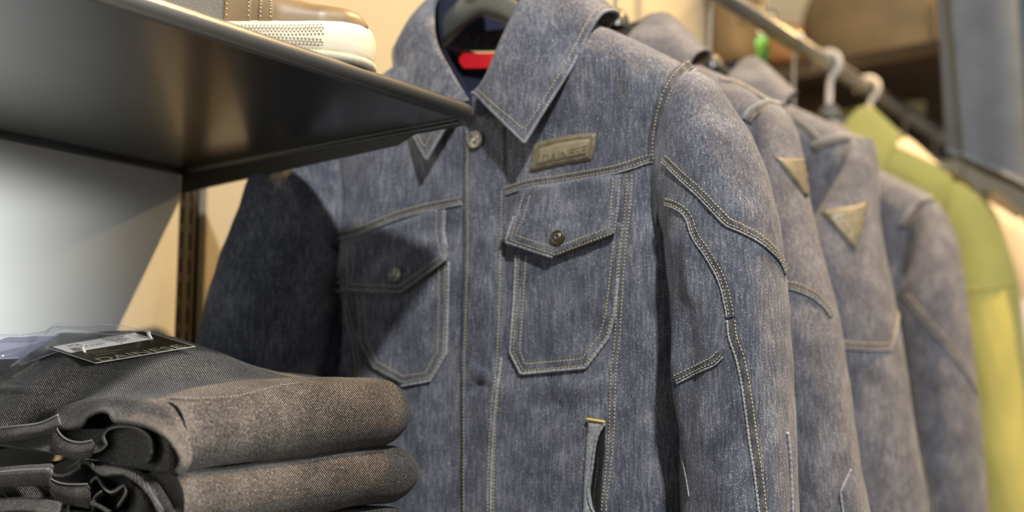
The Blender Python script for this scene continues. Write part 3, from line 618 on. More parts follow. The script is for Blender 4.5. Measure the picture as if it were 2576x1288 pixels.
# ------------------------------------------------------------------ jackets on the rail
HEM = -0.34
O1 = np.array([-0.030, 1.33, 0]) + np.array([math.sin(R(30)), math.cos(R(30)), 0]) * 0.062
def ztop_side(ax): return 0.468 - (0.468 - 0.376) * np.clip((ax - 0.07) / 0.163, 0, 1.1) ** 1.2
def torso(seed, ns=150, nt=170, creases=(), thick=1.0):
    V = []; s = np.linspace(-1, 1, ns); S_, T_ = np.meshgrid(s, np.linspace(0, 1, nt), indexing='ij')
    hwz = lambda z: np.interp(z, [-.34, -.1, .05, .14, .20, .26, .30, .34, .37], [.232, .236, .238, .234, .224, .215, .218, .226, .233])
    out = []
    for front in (True, False):
        ax = np.abs(S_) * 0.233; neck = (0.372 + 0.0839 * (ax / 0.1) ** 3.2) if front else (0.445 + 0.0109 * (ax / 0.1) ** 2)
        zt = np.where(ax < 0.1, neck, ztop_side(ax)); z = HEM + (zt - HEM) * T_ ** 0.97; x = S_ * np.interp(z.ravel(), [-.34, -.1, .05, .14, .20, .26, .30, .34, .37], [.232, .236, .238, .234, .224, .215, .218, .226, .233]).reshape(z.shape)
        full = (0.062 if front else 0.055) * thick * np.clip(1 - np.abs(S_) ** (5.0 + 3.0 * sm((z - 0.08) / 0.12)), 0, 1) ** (0.58 - 0.06 * sm((z - 0.08) / 0.12)); sg = -1 if front else 1
        full = full * (1 + 0.16 * sm((0.05 - z) / 0.35))
        yt = sg * (0.062 if front else 0.05) * np.sqrt(np.clip(1 - (x / 0.078) ** 2, 0, 1)); d = zt - z; k = np.sqrt(np.clip(1 - (1 - np.clip(d / 0.055, 0, 1)) ** 2, 0, 1))
        y = yt + (sg * full - yt) * k; P = np.stack([x, y, z], -1)
        nz = 0.0022 * smooth_noise(P.reshape(-1, 3) * [1, 1, 0.35], seed, 45, 3).reshape(z.shape) * np.clip(1 - np.abs(S_) ** 6, 0, 1) * np.clip(d / 0.03, 0, 1)
        y = y + sg * nz
        if front:
            for (x0, z0, x1, z1, wd, am) in creases:
                a = np.array([x0, z0]); ab = np.array([x1 - x0, z1 - z0]); q = np.stack([x, z], -1) - a; t = np.clip((q @ ab) / (ab @ ab), 0, 1); dd = np.linalg.norm(q - t[..., None] * ab, axis=-1); fade = np.sin(np.pi * np.clip(t * 0.9 + 0.05, 0, 1)); y = y - am * fade * np.exp(-(dd / wd) ** 2) * np.clip(d / 0.02, 0, 1)
        out.append(np.stack([x, y, z], -1).reshape(-1, 3))
    Ff = grid_faces(ns, nt); Fb = [tuple(i + ns * nt for i in reversed(f)) for f in Ff]
    return np.vstack(out), Ff + Fb, out[0], Ff
SLV = [((.186, -.002, .272), (.15, 0, .99), .092, .032), ((.214, -.004, .272), (.2, 0, .98), .104, .056), ((.236, -.008, .262), (.5, 0, .866), .081, .062), ((.256, -.016, .226), (.82, 0, .57), .063, .064), ((.268, -.025, .170), (.98, 0, .2), .0575, .064),
       ((.2765, -.030, .09), (1, 0, 0), .0555, .063), ((.282, -.036, -.04), (1, 0, 0), .0565, .061), ((.287, -.042, -.17), (1, 0, 0), .0575, .060), ((.290, -.045, -.30), (1, 0, 0), .054, .055), ((.291, -.045, -.335), (1, 0, 0), .052, .053)]
def sleeve(side, seed, shift=(0, 0, 0), nr=150, nth=110, fat=1.0, folds=(), flare=0.0):
    keys = np.array([list(c) + list(e) + [a, b] for c, e, a, b in SLV]); m = len(keys); K = spline(keys, nr); sh = np.linspace(0, 1, nr); V = np.zeros((nr, nth, 3))
    th = np.linspace(0, 2 * math.pi, nth, endpoint=False)
    for i in range(nr):
        c = K[i, :3].copy(); e1 = K[i, 3:6] / np.linalg.norm(K[i, 3:6]); a, b = K[i, 6] * (1 if i < nr * 0.2 else fat), K[i, 7] * (1 if i < nr * 0.2 else fat); c = c + np.array(shift) * sm(sh[i] * 2.2) + np.array([flare * max(0.0, (sh[i] - 0.35) / 0.65), 0, 0])
        ct, st = np.cos(th), np.sin(th); ct = np.sign(ct) * np.abs(ct) ** 0.92; st = np.sign(st) * np.abs(st) ** 0.92
        V[i] = c + a * ct[:, None] * e1 + b * st[:, None] * np.array([0, -1, 0])
    P = V.reshape(-1, 3); cen = np.repeat(K[:, :3], nth, 0); rad = P - cen; rad /= np.linalg.norm(rad, axis=1)[:, None] + 1e-9
    nz = 0.0032 * smooth_noise(P * [1, 1, 0.4], seed, 50, 3) * np.repeat(np.clip(sh * 6, 0, 1), nth)
    P = P + rad * nz[:, None]
    for (t0, z0, t1, z1, wd, am) in folds:      # folds given in (angle, height)
        tt = np.tile(th, nr); q = np.stack([(tt - t0) * 0.065, P[:, 2] - z0], 1); ab = np.array([(t1 - t0) * 0.065, z1 - z0]); u = np.clip((q @ ab) / (ab @ ab), 0, 1); dd = np.linalg.norm(q - u[:, None] * ab, axis=1); P = P + rad * (am * np.sin(np.pi * np.clip(u, 0.05, 0.95)) * np.exp(-(dd / wd) ** 2))[:, None]
    if side < 0: P = P * [-1, 1, 1]
    Fs = grid_faces(nr, nth, False, True)
    if side > 0: Fs = [tuple(reversed(f)) for f in Fs]
    return P, Fs
def collar(spread=1.0, n=110, m=26):
    foldR = [(-.008, -.076, .371), (.008, -.076, .386), (.026, -.066, .435), (.038, -.044, .484), (.050, -.008, .522), (.050, .034, .538), (0, .064, .542)]
    outR = [(.064, -.084, .298), (.086, -.078, .334), (.112, -.066, .380), (.134, -.038, .444), (.128, .022, .464), (.078, .074, .468), (0, .092, .470)]
    foldL = [(-.018, -.070, .366), (-.040, -.072, .402), (-.068, -.062, .446), (-.090, -.032, .503), (-.092, .004, .530), (-.066, .044, .541)]; outL = [(-.066, -.082, .294), (-.092, -.074, .332), (-.118, -.062, .384), (-.140, -.044, .450), (-.132, .022, .466), (-.078, .074, .469)]
    fold = spline(foldL + foldR[::-1], n); outr = spline(outL + outR[::-1], n)
    t = np.linspace(0, 1, m)[None, :, None]; G = fold[:, None] * (1 - t) + outr[:, None] * t
    q = np.linspace(0, 1, n)[:, None]; bulge = 0.012 * np.sin(np.pi * t[..., 0] ** 0.7) * (0.35 + 0.65 * np.sin(np.pi * q))
    cen = np.array([0, 0.0, 0.40]); d = G - cen; d[..., 2] *= 0.6; d /= np.linalg.norm(d, axis=2)[..., None]; G = G + d * bulge[..., None]
    # rounded fold
    k = np.clip(1 - t[..., 0] * 7, 0, 1); G[..., 2] -= 0.006 * k ** 2
    V, Fs = shell(G, n, m, -0.003) if True else None
    st_in = fold * [0.97, 0.9, 1] ; low = fold * [0.98, 0.92, 1] + [0, 0, -0.058]; q2 = np.abs(np.linspace(-1, 1, n))[:, None]; low[:, 2] += (0.03 * q2 ** 4)[:, 0]
    G2 = st_in[:, None] * (1 - t) + low[:, None] * t; return (V, Fs), G, (G2.reshape(-1, 3), grid_faces(n, m)), (G.reshape(-1, 3), grid_faces(n, m))
class Jacket:
    def __init__(s, name, label, o, rz, dz, mats, seed, cat='jacket', group=None, lod=1.0, creases=(), folds=(), lshift=(0, -0.055, 0), rshift=(0, 0, 0), fat=1.0, thick=1.0, collar_on=True, sc=1.0, bend=0.0, flare=0.0):
        bf = lambda P: np.asarray(P) - np.stack([np.zeros(len(P)), bend * np.where(np.asarray(P)[:, 0] < 0, np.where(np.asarray(P)[:, 0] > -0.23, np.asarray(P)[:, 0] ** 2, 0.0529 + 0.46 * (-0.23 - np.asarray(P)[:, 0])), 0), np.zeros(len(P))], 1)
        s.parts = []; s.sc = sc; s.fr = Frame((o[0], o[1], CAMZ + dz), rz); s.off = np.array([0, 0, HEM * sc]); s.mats = mats
        s.root = empty(name, (o[0], o[1], CAMZ + dz + HEM * sc), rz); tag(s.root, label, cat, group)
        k = lambda v: max(24, int(v * lod))
        V, Fs, Vf, Ff = torso(seed, k(150), k(170), creases, thick); V = bf(V); Vf = bf(Vf); V = V * sc; Vf = Vf * sc; s.put('body', V, Fs, mats['cloth']); s.front = bvh_of(Vf, Ff); s.body = bvh_of(V, Fs)
        P, F_ = sleeve(1, seed + 1, rshift, k(150), k(110), fat, folds, flare); s.put('sleeve', P * sc, F_, mats['cloth']); s.slv = bvh_of(P * sc, F_)
        P, F_ = sleeve(-1, seed + 2, lshift, k(120), k(90), fat * (1.2 if bend > 0 else 1.0), [(4.2, .16, 3.9, -.1, .02, -.016), (4.8, .14, 4.7, -.1, .02, .008), (5.4, .18, 5.2, -.02, .018, -.008)] if bend > 0 else (), 0.055 * (bend > 0)); P = bf(P); s.put('sleeve', P * sc, F_, mats['cloth']); s.slvL = bvh_of(P * sc, F_)
        if collar_on:
            (V, Fs), G, (V2, F2), (V3, F3) = collar(); s.put('collar', V * sc, Fs, mats['cloth']); s.put('collar_stand', V2 * sc, F2, mats['inside']); s.col = bvh_of(V3 * sc, F3); s.colG = G * sc
        s.all = BVHTree.FromPolygons(*s.gather())
        # inside of the back, seen through the neck
        xs = np.linspace(-0.2, 0.2, 30); zs = np.linspace(0.1, 0.425, 20); L_ = [(x * sc, (0.034 * (1 - (x / 0.24) ** 2) - 0.012 + 0.0 * z) * sc, min(z, ztop_side(abs(x)) - 0.018) * sc) for x in xs for z in zs]; s.put('back_lining', L_, grid_faces(30, 20), mats['inside'])
        s.st = MB(); s.wornmb = MB()
    def gather(s):
        V, F_ = [], []
        for (v, f) in s.parts: n = len(V); V += [tuple(q) for q in v]; F_ += [tuple(i + n for i in g) for g in f]
        return V, F_
    def put(s, name, V, Fs, mat, smooth=True, parent=None):
        if name in ('body', 'sleeve'): s.parts.append((V, Fs))
        return mesh_obj(name, np.asarray(V) - s.off, Fs, MT[mat] if isinstance(mat, str) else mat, parent or s.root, smooth)
    def mb(s, name, m, mat, smooth=True, parent=None): return s.put(name, m.V, m.F, mat, smooth, parent) if m.V else None
    def seam(s, name, bvh, pts, w=0.009, h=0.0016, rows=(0.3, 0.9), edge=None, mat=None, thread=True, curve=True, rope_r=0.0011, flip=False):
        """felled seam: raised band from the drawn line (its lower, overlapping edge) sideways by w; rows of stitches; a worn rope on the edge"""
        p = drape_path(s.fr, bvh, pts, curve=curve)
        if p is None: return
        sg = -1 if flip else 1; m = MB(); band(m, p, [(sg * -0.0006, -0.0008), (0, h), (sg * w * 0.3, h * 1.15), (sg * w * 0.7, h), (sg * w, h * 0.55), (sg * (w + 0.0012), -0.0006)], 0.00022); s.mb(name, m, mat or s.mats['seam'])
        if edge is not False: rope(s.wornmb, p, 0.0, h * 0.75, rope_r)
        for r_ in rows: stitches(s.st, p, sg * w * r_, h * 1.15 + 0.0003)
        return p
    def line(s, bvh, pts, side=0.0, up_=0.0012, curve=True, **k):
        p = drape_path(s.fr, bvh, pts, curve=curve)
        if p is not None: stitches(s.st, p, side, up_, **k)
        return p
    def lay(s, name, bvh, poly, h, mat=None, lift=None, edge=0.0035, step=9.0, worn=True):
        r_ = patch(s.fr, bvh, poly, h, edge, step, lift)
        if r_ is None: return None, bvh
        V, Fs = r_; o = s.put(name, V, Fs, mat or s.mats['cloth']); return o, bvh_of(V, Fs)
    def close(s):
        if s.st.V: tag(s.mb('stitching', s.st, 'thread'), kind='stuff')
        if s.wornmb.V: tag(s.mb('worn_edges', s.wornmb, 'worn'), kind='stuff')

DN = dict(cloth='denim', seam='dark_denim', inside='lining'); DN2 = dict(cloth='denim2', seam='dark_denim', inside='lining')
cre = [(0.155, .42, .165, .30, .008, -.004), (0.172, .41, .185, .31, .006, .003), (0.195, .40, .20, .33, .006, -.003), (.215, .385, .215, .31, .006, .002), (.06, .03, .16, .035, .008, .0025), (.05, .015, .12, .01, .007, -.002), (.10, -.02, .19, .02, .01, .003), (-.02, .055, .03, .03, .006, .0035), (-.03, .03, .02, .04, .006, -.003), (.06, -.09, .12, -.03, .012, .003), (.12, -.1, .14, -.03, .01, -.003),
       (-.205, .19, -.215, .02, .014, -.022), (-.175, .17, -.185, .02, .012, .006), (-.232, .2, -.238, .05, .012, .012), (.19, .2, .2, -.1, .02, .004), (.165, .0, .165, -.12, .012, -.003)]
fo = [(1.9, .14, 2.2, -.05, .012, -.006), (2.3, .13, 2.5, -.02, .011, .006), (1.3, -.02, 1.5, -.2, .016, .004), (0.4, .02, 0.7, -.1, .02, .003), (.9, .28, 1.2, .18, .018, .004), (1.75, .19, 1.95, .1, .009, .007)]
JA = Jacket('denim_jacket', 'grey-blue washed denim jacket with buttoned chest pockets, first on the rail beside the shelf', O1, -R(30), 0, DN, 5, group='denim jackets on the rail', creases=cre, folds=fo, bend=0.72, lshift=(-0.004, -0.005, 0))
Fb, Sb = JA.front, JA.slv
# button placket
_, plb = JA.lay('placket', Fb, [(1167, 318), (1272, 318), (1274, 480), (1270, 700), (1262, 900), (1244, 1060), (1236, 1300), (1238, 1780), (1164, 1780), (1160, 1300), (1160, 1100), (1158, 900), (1166, 650), (1166, 480)], 0.0026, edge=0.002, step=10)
JA.line(plb, [(1176, 330), (1176, 480), (1176, 650), (1168, 900), (1167, 1100), (1167, 1296), (1171, 1770)], up_=0.0004)
JA.line(plb, [(1262, 480), (1258, 700), (1250, 900), (1234, 1060), (1227, 1296), (1229, 1770)], up_=0.0004); JA.line(plb, [(1254, 900), (1238, 1060), (1232, 1296), (1234, 1770)], -0.004, up_=0.0004)
p = drape_path(JA.fr, Fb, [(1262, 900), (1244, 1060), (1236, 1296), (1238, 1770)]); rope(JA.wornmb, p, 0, 0.0016, 0.0011)
# yoke seams
JA.seam('yoke_seam', Fb, [(1272, 490), (1330, 472), (1400, 462), (1470, 450), (1540, 438), (1590, 424), (1630, 410), (1664, 404)], 0.0088, flip=True)
JA.seam('yoke_seam', Fb, [(1164, 514), (1080, 530), (1000, 552), (900, 590), (830, 608), (765, 622)], 0.0088)
# front panel seams running down from the yoke
JA.seam('panel_seam', Fb, [(1577, 440), (1572, 520), (1562, 620), (1553, 740), (1545, 860), (1536, 940), (1532, 1060), (1524, 1180), (1512, 1296), (1508, 1500), (1504, 1770)], 0.0062, 0.0010, rows=(0.1, 0.95), edge=False, mat='denim', flip=True)
JA.seam('panel_seam', Fb, [(870, 600), (868, 720), (905, 900), (905, 1000), (910, 1300), (925, 1750)], 0.0062, 0.0010, rows=(0.1, 0.95), edge=False, mat='denim')
# pockets
pkR = [(1302, 560), (1570, 560), (1556, 700), (1545, 800), (1530, 852), (1474, 926), (1312, 941), (1284, 886), (1294, 760), (1300, 640)]
_, pb = JA.lay('chest_pocket', Fb, pkR, 0.0024)
pth = [(1306, 640), (1299, 760), (1291, 884), (1317, 933), (1470, 919), (1524, 850), (1541, 790), (1552, 690), (1560, 610)]
for d_ in (0, -17): JA.line(pb, off_line(pth, d_), up_=0.0004, curve=False)
rope(JA.wornmb, drape_path(JA.fr, Fb, [(1300, 640), (1294, 760), (1284, 886), (1312, 941), (1474, 926), (1530, 852), (1545, 800), (1556, 700)], curve=False), 0, 0.0017, 0.0016)
pkL = [(890, 700), (900, 860), (930, 930), (1010, 972), (1084, 958), (1124, 888), (1128, 760), (1128, 640), (880, 640)]
_, pbl = JA.lay('chest_pocket', Fb, pkL, 0.0024)
pth = [(897, 720), (907, 860), (938, 922), (1012, 962), (1080, 950), (1116, 886), (1120, 760), (1120, 660)]
for d_ in (0, -16): JA.line(pbl, off_line(pth, d_), up_=0.0004, curve=False)
rope(JA.wornmb, drape_path(JA.fr, Fb, [(1010, 972), (1084, 958), (1124, 888), (1128, 760), (1130, 660)], curve=False), 0, 0.0017, 0.0016)
# flaps, lifting towards the free edge
flR = [(1312, 474), (1570, 438), (1562, 520), (1552, 592), (1396, 652), (1268, 610), (1290, 540)]
_, fbR = JA.lay('pocket_flap', Fb, flR, 0.0034, lift=lambda x, y: 0.002 + 0.006 * float(sm((y - 470) / 150)), edge=0.003)
pth = [(1318, 486), (1300, 545), (1284, 604), (1396, 641), (1545, 585), (1554, 520), (1560, 450)]
for d_ in (0, -17): JA.line(fbR, off_line(pth, d_), up_=0.0004, curve=False)
rope(JA.wornmb, drape_path(JA.fr, fbR, [(1292, 545), (1271, 609), (1396, 650), (1549, 590), (1560, 520), (1567, 450)], curve=False), 0, -0.0004, 0.0016)
flL = [(862, 610), (1122, 518), (1120, 580), (1134, 654), (1012, 744), (864, 738), (864, 680)]
_, fbL = JA.lay('pocket_flap', Fb, flL, 0.0034, lift=lambda x, y: 0.002 + 0.006 * float(sm((y - 560) / 150)), edge=0.003)
pth = [(1113, 530), (1112, 585), (1122, 652), (1008, 734), (874, 728), (874, 680), (872, 615)]
for d_ in (0, 15): JA.line(fbL, off_line(pth, d_), up_=0.0004, curve=False)
rope(JA.wornmb, drape_path(JA.fr, fbL, [(1119, 530), (1117, 585), (1130, 653), (1011, 741), (867, 735), (867, 680), (866, 615)], curve=False), 0, -0.0004, 0.0016)
# snap buttons
def snap(jk, bvh, px, py, r, mat, emblem, name='snap_button'):
    h = hit(jk.fr, bvh, px, py); n = hit(jk.fr, jk.front, px, py)[1]; c = h[0] + n * 0.0006
    b_ = jk.mb(name, MB().lathe(c, n, [(r * 0.8, -0.001), (r, 0.0), (r, 0.0012), (r * 0.93, 0.0024), (r * 0.84, 0.0026), (r * 0.78, 0.0020), (r * 0.3, 0.0022), (0.0001, 0.0024)]), mat)
    if emblem:
        u = np.cross(ZV, n); u /= np.linalg.norm(u); w = np.cross(n, u); q = c + n * 0.0024
        m = MB(); tri = [np.array(t) * r * 0.5 for t in ((-1, .75), (1, .75), (0, -.95))]
        for a, b in zip(tri, tri[1:] + tri[:1]):
            A_, B_ = q + u * a[0] + w * a[1], q + u * b[0] + w * b[1]; m.tube([A_, B_], r * 0.09, 6)
        jk.mb('emblem', m, 'pewter', parent=b_)
    return b_
snap(JA, plb, 1197, 352, 0.0105, 'pewter', True); snap(JA, fbR, 1404, 598, 0.0085, 'brass', True); snap(JA, fbL, 994, 690, 0.0085, 'pewter', True)
# leather badge on the chest
bd_o, bdb = JA.lay('leather_badge', Fb, [(1343, 362), (1400, 346), (1450, 338), (1500, 334), (1498, 370), (1488, 404), (1430, 412), (1380, 424), (1332, 434), (1338, 395)], 0.0028, 'leather', edge=0.0015, step=7)
p = drape_path(JA.fr, bdb, [(1350, 370), (1400, 356), (1450, 348), (1490, 344), (1488, 370), (1479, 396), (1430, 403), (1380, 414), (1342, 424), (1346, 395), (1350, 372)], curve=False)
m = MB(); stitches(m, p, 0, 0.0002, 0.0018, 0.0028, 0.0004); tag(JA.mb('badge_stitching', m, 'card', parent=bd_o), kind='stuff')
V_, F__ = patch(JA.fr, bdb, [(1356, 376), (1400, 362), (1450, 353), (1484, 350), (1473, 391), (1430, 398), (1385, 408), (1348, 418)], 0.0006, 0.001, 7.0); JA.put('badge_panel', V_, F__, 'leather_light', parent=bd_o)
c0, c1, c2 = hit(JA.fr, bdb, 1362, 410), hit(JA.fr, bdb, 1474, 386), hit(JA.fr, bdb, 1366, 382); e1_ = c1[0] - c0[0]; e2_ = c2[0] - c0[0]; L1_ = np.linalg.norm(e1_)
text_mesh('DAINESE', 0.0115, MT['leather'], bd_o, 'embossed_lettering', lambda x, y, z: c0[0] + e1_ * (x / L1_) + e2_ * (y / 0.0115) + c0[1] * (z + 0.0010) - JA.off, ext=0.0005, width=L1_)
# collar stitching along the leaf edges, 7 mm in
n_, m_ = JA.colG.shape[:2]; G = JA.colG
def col_path(idx):
    P = np.array([G[i, j] for i, j in idx]); du = np.gradient(G, axis=0); dv = np.gradient(G, axis=1); N_ = np.cross(du, dv); N_ /= np.linalg.norm(N_, axis=2)[..., None]
    Nn = np.array([N_[i, j] for i, j in idx]); Q = resample(np.hstack([P, Nn]), 0.0018); P, Nn = Q[:, :3], Q[:, 3:]; T = np.gradient(P, axis=0); T /= np.linalg.norm(T, axis=1)[:, None]; return P, Nn, T, np.cross(T, Nn)
jj = m_ - 3
for rng in (list(range(n_ - 4, n_ // 2, -1)), list(range(3, n_ // 2))):
    pc = col_path([(i, jj) for i in rng]); stitches(JA.st, pc, 0, 0.0036 if True else 0)
    pe = col_path([(i, m_ - 1) for i in (range(n_ - 1, n_ // 2, -1) if rng[0] > 50 else range(0, n_ // 2))]); rope(JA.wornmb, pe, 0, 0.0015, 0.002)
for i0 in (3, n_ - 4):
    pc = col_path([(i0, j) for j in range(1, m_ - 2)]); stitches(JA.st, pc, 0, 0.0036)
    pe = col_path([(0 if i0 == 3 else n_ - 1, j) for j in range(m_)]); rope(JA.wornmb, pe, 0, 0.0015, 0.002)
# red label inside the neck
lb = np.array([JA.fr.plane(x, y, 1, 0.012) for x, y in [(1156, 136), (1290, 134), (1290, 168), (1168, 170), (1157, 156)]]); m = MB(); k = len(lb); m.add(np.vstack([lb, lb + [0, 0.002, 0]]), [tuple(range(k)), tuple(range(2 * k - 1, k - 1, -1))] + [(i, (i + 1) % k, k + (i + 1) % k, k + i) for i in range(k)]); lo = JA.mb('neck_label', m, 'red', smooth=False); bvm = lo.modifiers.new('soft_edge', 'BEVEL'); bvm.width = 0.0008; bvm.segments = 2; lo['label'] = 'red satin label inside the collar'
# shoulder and sleeve seams
JA.seam('armhole_seam', JA.body, [(1664, 404), (1663, 360), (1670, 310), (1684, 250), (1706, 210), (1735, 184), (1752, 176)], 0.0135, 0.0022, rows=(0.3, 0.85), rope_r=0.0016, flip=True)
JA.seam('armhole_seam', JA.body, [(766, 600), (764, 540), (752, 470), (735, 400)], 0.011, 0.0018, rows=(0.3, 0.85))
JA.seam('sleeve_seam', Sb, [(1668, 408), (1710, 452), (1760, 500), (1800, 542), (1826, 568), (1860, 584), (1905, 608), (1940, 636), (1962, 662), (1974, 692)], 0.0088, 0.0018, flip=True)
JA.seam('sleeve_seam', Sb, [(1674, 516), (1700, 526), (1725, 548), (1742, 600), (1770, 640), (1795, 680), (1812, 720), (1824, 770), (1829, 800)], 0.0075, 0.0016, flip=True)
JA.seam('sleeve_seam', Sb, [(1829, 806), (1834, 850), (1850, 900), (1862, 955), (1872, 1020), (1884, 1110), (1896, 1190), (1908, 1296), (1925, 1500), (1936, 1700)], 0.0085, 0.0013, rows=(0.1, 0.9), mat='dark_denim', flip=True)
JA.seam('elbow_dart', Sb, [(1702, 965), (1730, 952), (1770, 932), (1800, 918), (1820, 898)], 0.0088, 0.0016, flip=True)
JA.line(Sb, [(1694, 1066), (1706, 1120), (1722, 1180), (1734, 1250)], up_=0.0006)
p = drape_path(JA.fr, Sb, [(1694, 1066), (1706, 1120), (1722, 1180), (1734, 1250)]); rope(JA.wornmb, p, 0, 0.0003, 0.0008) if p else None
p = drape_path(JA.fr, Sb, [(1978, 1088), (1983, 1120), (1988, 1200), (1992, 1294)]); rope(JA.wornmb, p, 0, 0.001, 0.0016) if p else None
# welt hand pocket with zip
_, wb = JA.lay('pocket_welt', Fb, [(1481, 1058), (1525, 1062), (1512, 1085), (1500, 1120), (1494, 1170), (1484, 1230), (1490, 1270), (1502, 1300), (1516, 1400), (1470, 1402), (1466, 1300), (1468, 1220), (1474, 1120)], 0.0034, 'worn', edge=0.002, step=7)
rope(JA.wornmb, drape_path(JA.fr, Fb, [(1524, 1064), (1508, 1090), (1498, 1130), (1492, 1180), (1483, 1230), (1490, 1272), (1502, 1296)]), 0, 0.0036, 0.0014)
JA.lay('zip_tape', Fb, [(1523, 1066), (1522, 1130), (1514, 1210), (1510, 1300), (1518, 1396), (1500, 1310), (1486, 1240), (1494, 1170), (1502, 1110)], 0.0012, 'zip_and_shade', edge=0.001, step=7)
m = MB(); p = drape_path(JA.fr, Fb, [(1507, 1150), (1502, 1200), (1496, 1260), (1502, 1296)]); stitches(m, p, 0, 0.0018, 0.0012, 0.0028, 0.0006); tag(JA.mb('zip_teeth', m, 'pewter'), kind='stuff')
m = MB(); p = drape_path(JA.fr, Fb, [(1479, 1056), (1524, 1060)], curve=False); P, N_, T, S = p; m.tube(P + N_ * 0.0034, 0.0014, 8); bt = JA.mb('bar_tack', m, 'bright_thread')
m = MB()
for x, y in ((1646, 400), (1660, 398)):
    p = drape_path(JA.fr, JA.body, [(x - 2, y - 22), (x + 3, y + 2)], curve=False)
    if p: stitches(m, p, 0, 0.0032, 0.003, 0.0034, 0.0008)
if m.V: tag(JA.mb('bar_tack_stitching', m, 'bright_thread'), kind='stuff')
JA.close()

def project(p):
    q = np.asarray(p) - CAMP; c, s = math.cos(TH), math.sin(TH); dep = q[1] * c + q[2] * s; upv = -q[1] * s + q[2] * c
    return PX0 + FPX * q[0] / dep, PY0 - FPX * upv / dep
def rail_spot(px, py, rz, sc=1.0, tip=(0.233, 0.0, 0.376)):
    """how far along the rail a jacket hangs whose shoulder tip is seen at px, py; and how much higher or lower it hangs"""
    c, n = math.cos(rz), math.sin(rz); tp = np.array([c * tip[0] - n * tip[1], n * tip[0] + c * tip[1], 0]) * sc; lo, hi = 0.02, 6.0
    for _ in range(60):
        t = (lo + hi) / 2; o = O1 + A * t + tp + ZV * (CAMZ + tip[2] * sc)
        if project(o)[0] < px: lo = t
        else: hi = t
    o = O1 + A * t; best = 0.0
    for dz in np.linspace(-0.12, 0.12, 241):
        if abs(project(o + tp + ZV * (CAMZ + tip[2] * sc + dz))[1] - py) < abs(project(o + tp + ZV * (CAMZ + tip[2] * sc + best))[1] - py): best = dz
    return o, best, t
GRP = 'denim jackets on the rail'
o2, dz2, t2 = rail_spot(1968, 262, -R(33)); o3, dz3, t3 = rail_spot(2178, 352, -R(30)); o4, dz4, t4 = rail_spot(2345, 492, -R(34))
print('rail', t2, dz2, t3, dz3, t4, dz4)
JB = Jacket('denim_jacket', 'denim jacket with triangular leather sleeve patch, hanging directly behind the first one', o2, -R(33), dz2, DN2, 25, group=GRP, lod=0.75, folds=fo[:3], fat=1.0, rshift=(-0.047, -0.02, 0), flare=0.075)
JB.seam('armhole_seam', JB.all, [(1868, 300), (1880, 280), (1900, 266), (1930, 254), (1966, 262)], 0.012, 0.0022, rows=(0.3, 0.8), rope_r=0.0016)
JB.seam('shoulder_seam', JB.all, [(1808, 198), (1850, 206), (1890, 226), (1930, 250), (1958, 262)], 0.008, 0.0018)
JB.seam('sleeve_seam', JB.all, [(1960, 730), (1985, 728), (2010, 735), (2045, 752), (2072, 776), (2088, 798)], 0.0095, 0.0018, flip=True)
po, pbv = JB.lay('leather_patch', JB.all, [(1948, 394), (1975, 400), (2034, 400), (2040, 450), (2035, 512), (2005, 470)], 0.0026, 'leather', edge=0.0015, step=7)
p = drape_path(JB.fr, pbv, [(1962, 402), (2028, 407), (2030, 490), (1964, 404)], curve=False); m = MB()
if p: stitches(m, p, 0, 0.0003, 0.002, 0.003, 0.0005); tag(JB.mb('patch_stitching', m, 'card', parent=po), kind='stuff')
pf, _ = JB.lay('cuff_pocket', JB.all, [(2138, 1182), (2112, 1238), (2120, 1300), (2160, 1300), (2158, 1220)], 0.003, edge=0.002, step=8)
p = drape_path(JB.fr, JB.all, [(2138, 1182), (2112, 1238), (2120, 1296)], curve=False); rope(JB.wornmb, p, 0, 0.002, 0.0013) if p else None
JB.close()
JC = Jacket('denim_jacket', 'denim jacket showing its whole triangular leather sleeve patch, third on the rail', o3, -R(30), dz3, DN2, 45, group=GRP, lod=0.7, folds=fo[2:4], fat=1.34, rshift=(-0.078, -0.06, 0), flare=0.05)
JC.seam('armhole_seam', JC.all, [(2040, 366), (2070, 350), (2110, 341), (2140, 342), (2176, 352)], 0.012, 0.0022, rows=(0.3, 0.8), rope_r=0.0016)
JC.seam('shoulder_seam', JC.all, [(2004, 296), (2030, 316), (2062, 346)], 0.008, 0.0018)
JC.seam('sleeve_seam', JC.all, [(2090, 872), (2150, 879), (2200, 882), (2240, 880)], 0.0095, 0.0018, flip=True)
JC.seam('sleeve_seam', JC.all, [(2240, 880), (2252, 836), (2262, 780), (2270, 720)], 0.0095, 0.0016, flip=True)
po, pbv = JC.lay('leather_patch', JC.all, [(2066, 534), (2110, 524), (2150, 518), (2183, 507), (2170, 570), (2150, 629), (2105, 580)], 0.0028, 'leather', edge=0.0015, step=7)
p = drape_path(JC.fr, pbv, [(2084, 540), (2168, 520), (2146, 608), (2086, 542)], curve=False); m = MB()
if p: stitches(m, p, 0, 0.0003, 0.002, 0.003, 0.0005); tag(JC.mb('patch_stitching', m, 'card', parent=po), kind='stuff')
m = MB()
for tri in ([(2106, 548), (2152, 538), (2138, 582)],):
    for a, b in zip(tri, tri[1:] + tri[:1]):
        p = drape_path(JC.fr, pbv, [a, b], curve=False)
        if p: m.tube(p[0] + p[1] * 0.0002, 0.0007, 6)
if m.V: JC.mb('embossed_mark', m, 'leather', parent=po)
JC.close()
JD = Jacket('denim_jacket', 'plain-sleeved denim jacket hanging next to the yellow-green jacket', o4, -R(34), dz4, DN2, 65, group=GRP, lod=0.6, fat=1.0, rshift=(-0.035, -0.02, 0))
JD.seam('armhole_seam', JD.all, [(2266, 566), (2285, 534), (2310, 510), (2340, 494)], 0.012, 0.0022, rows=(0.3, 0.8), rope_r=0.0016)
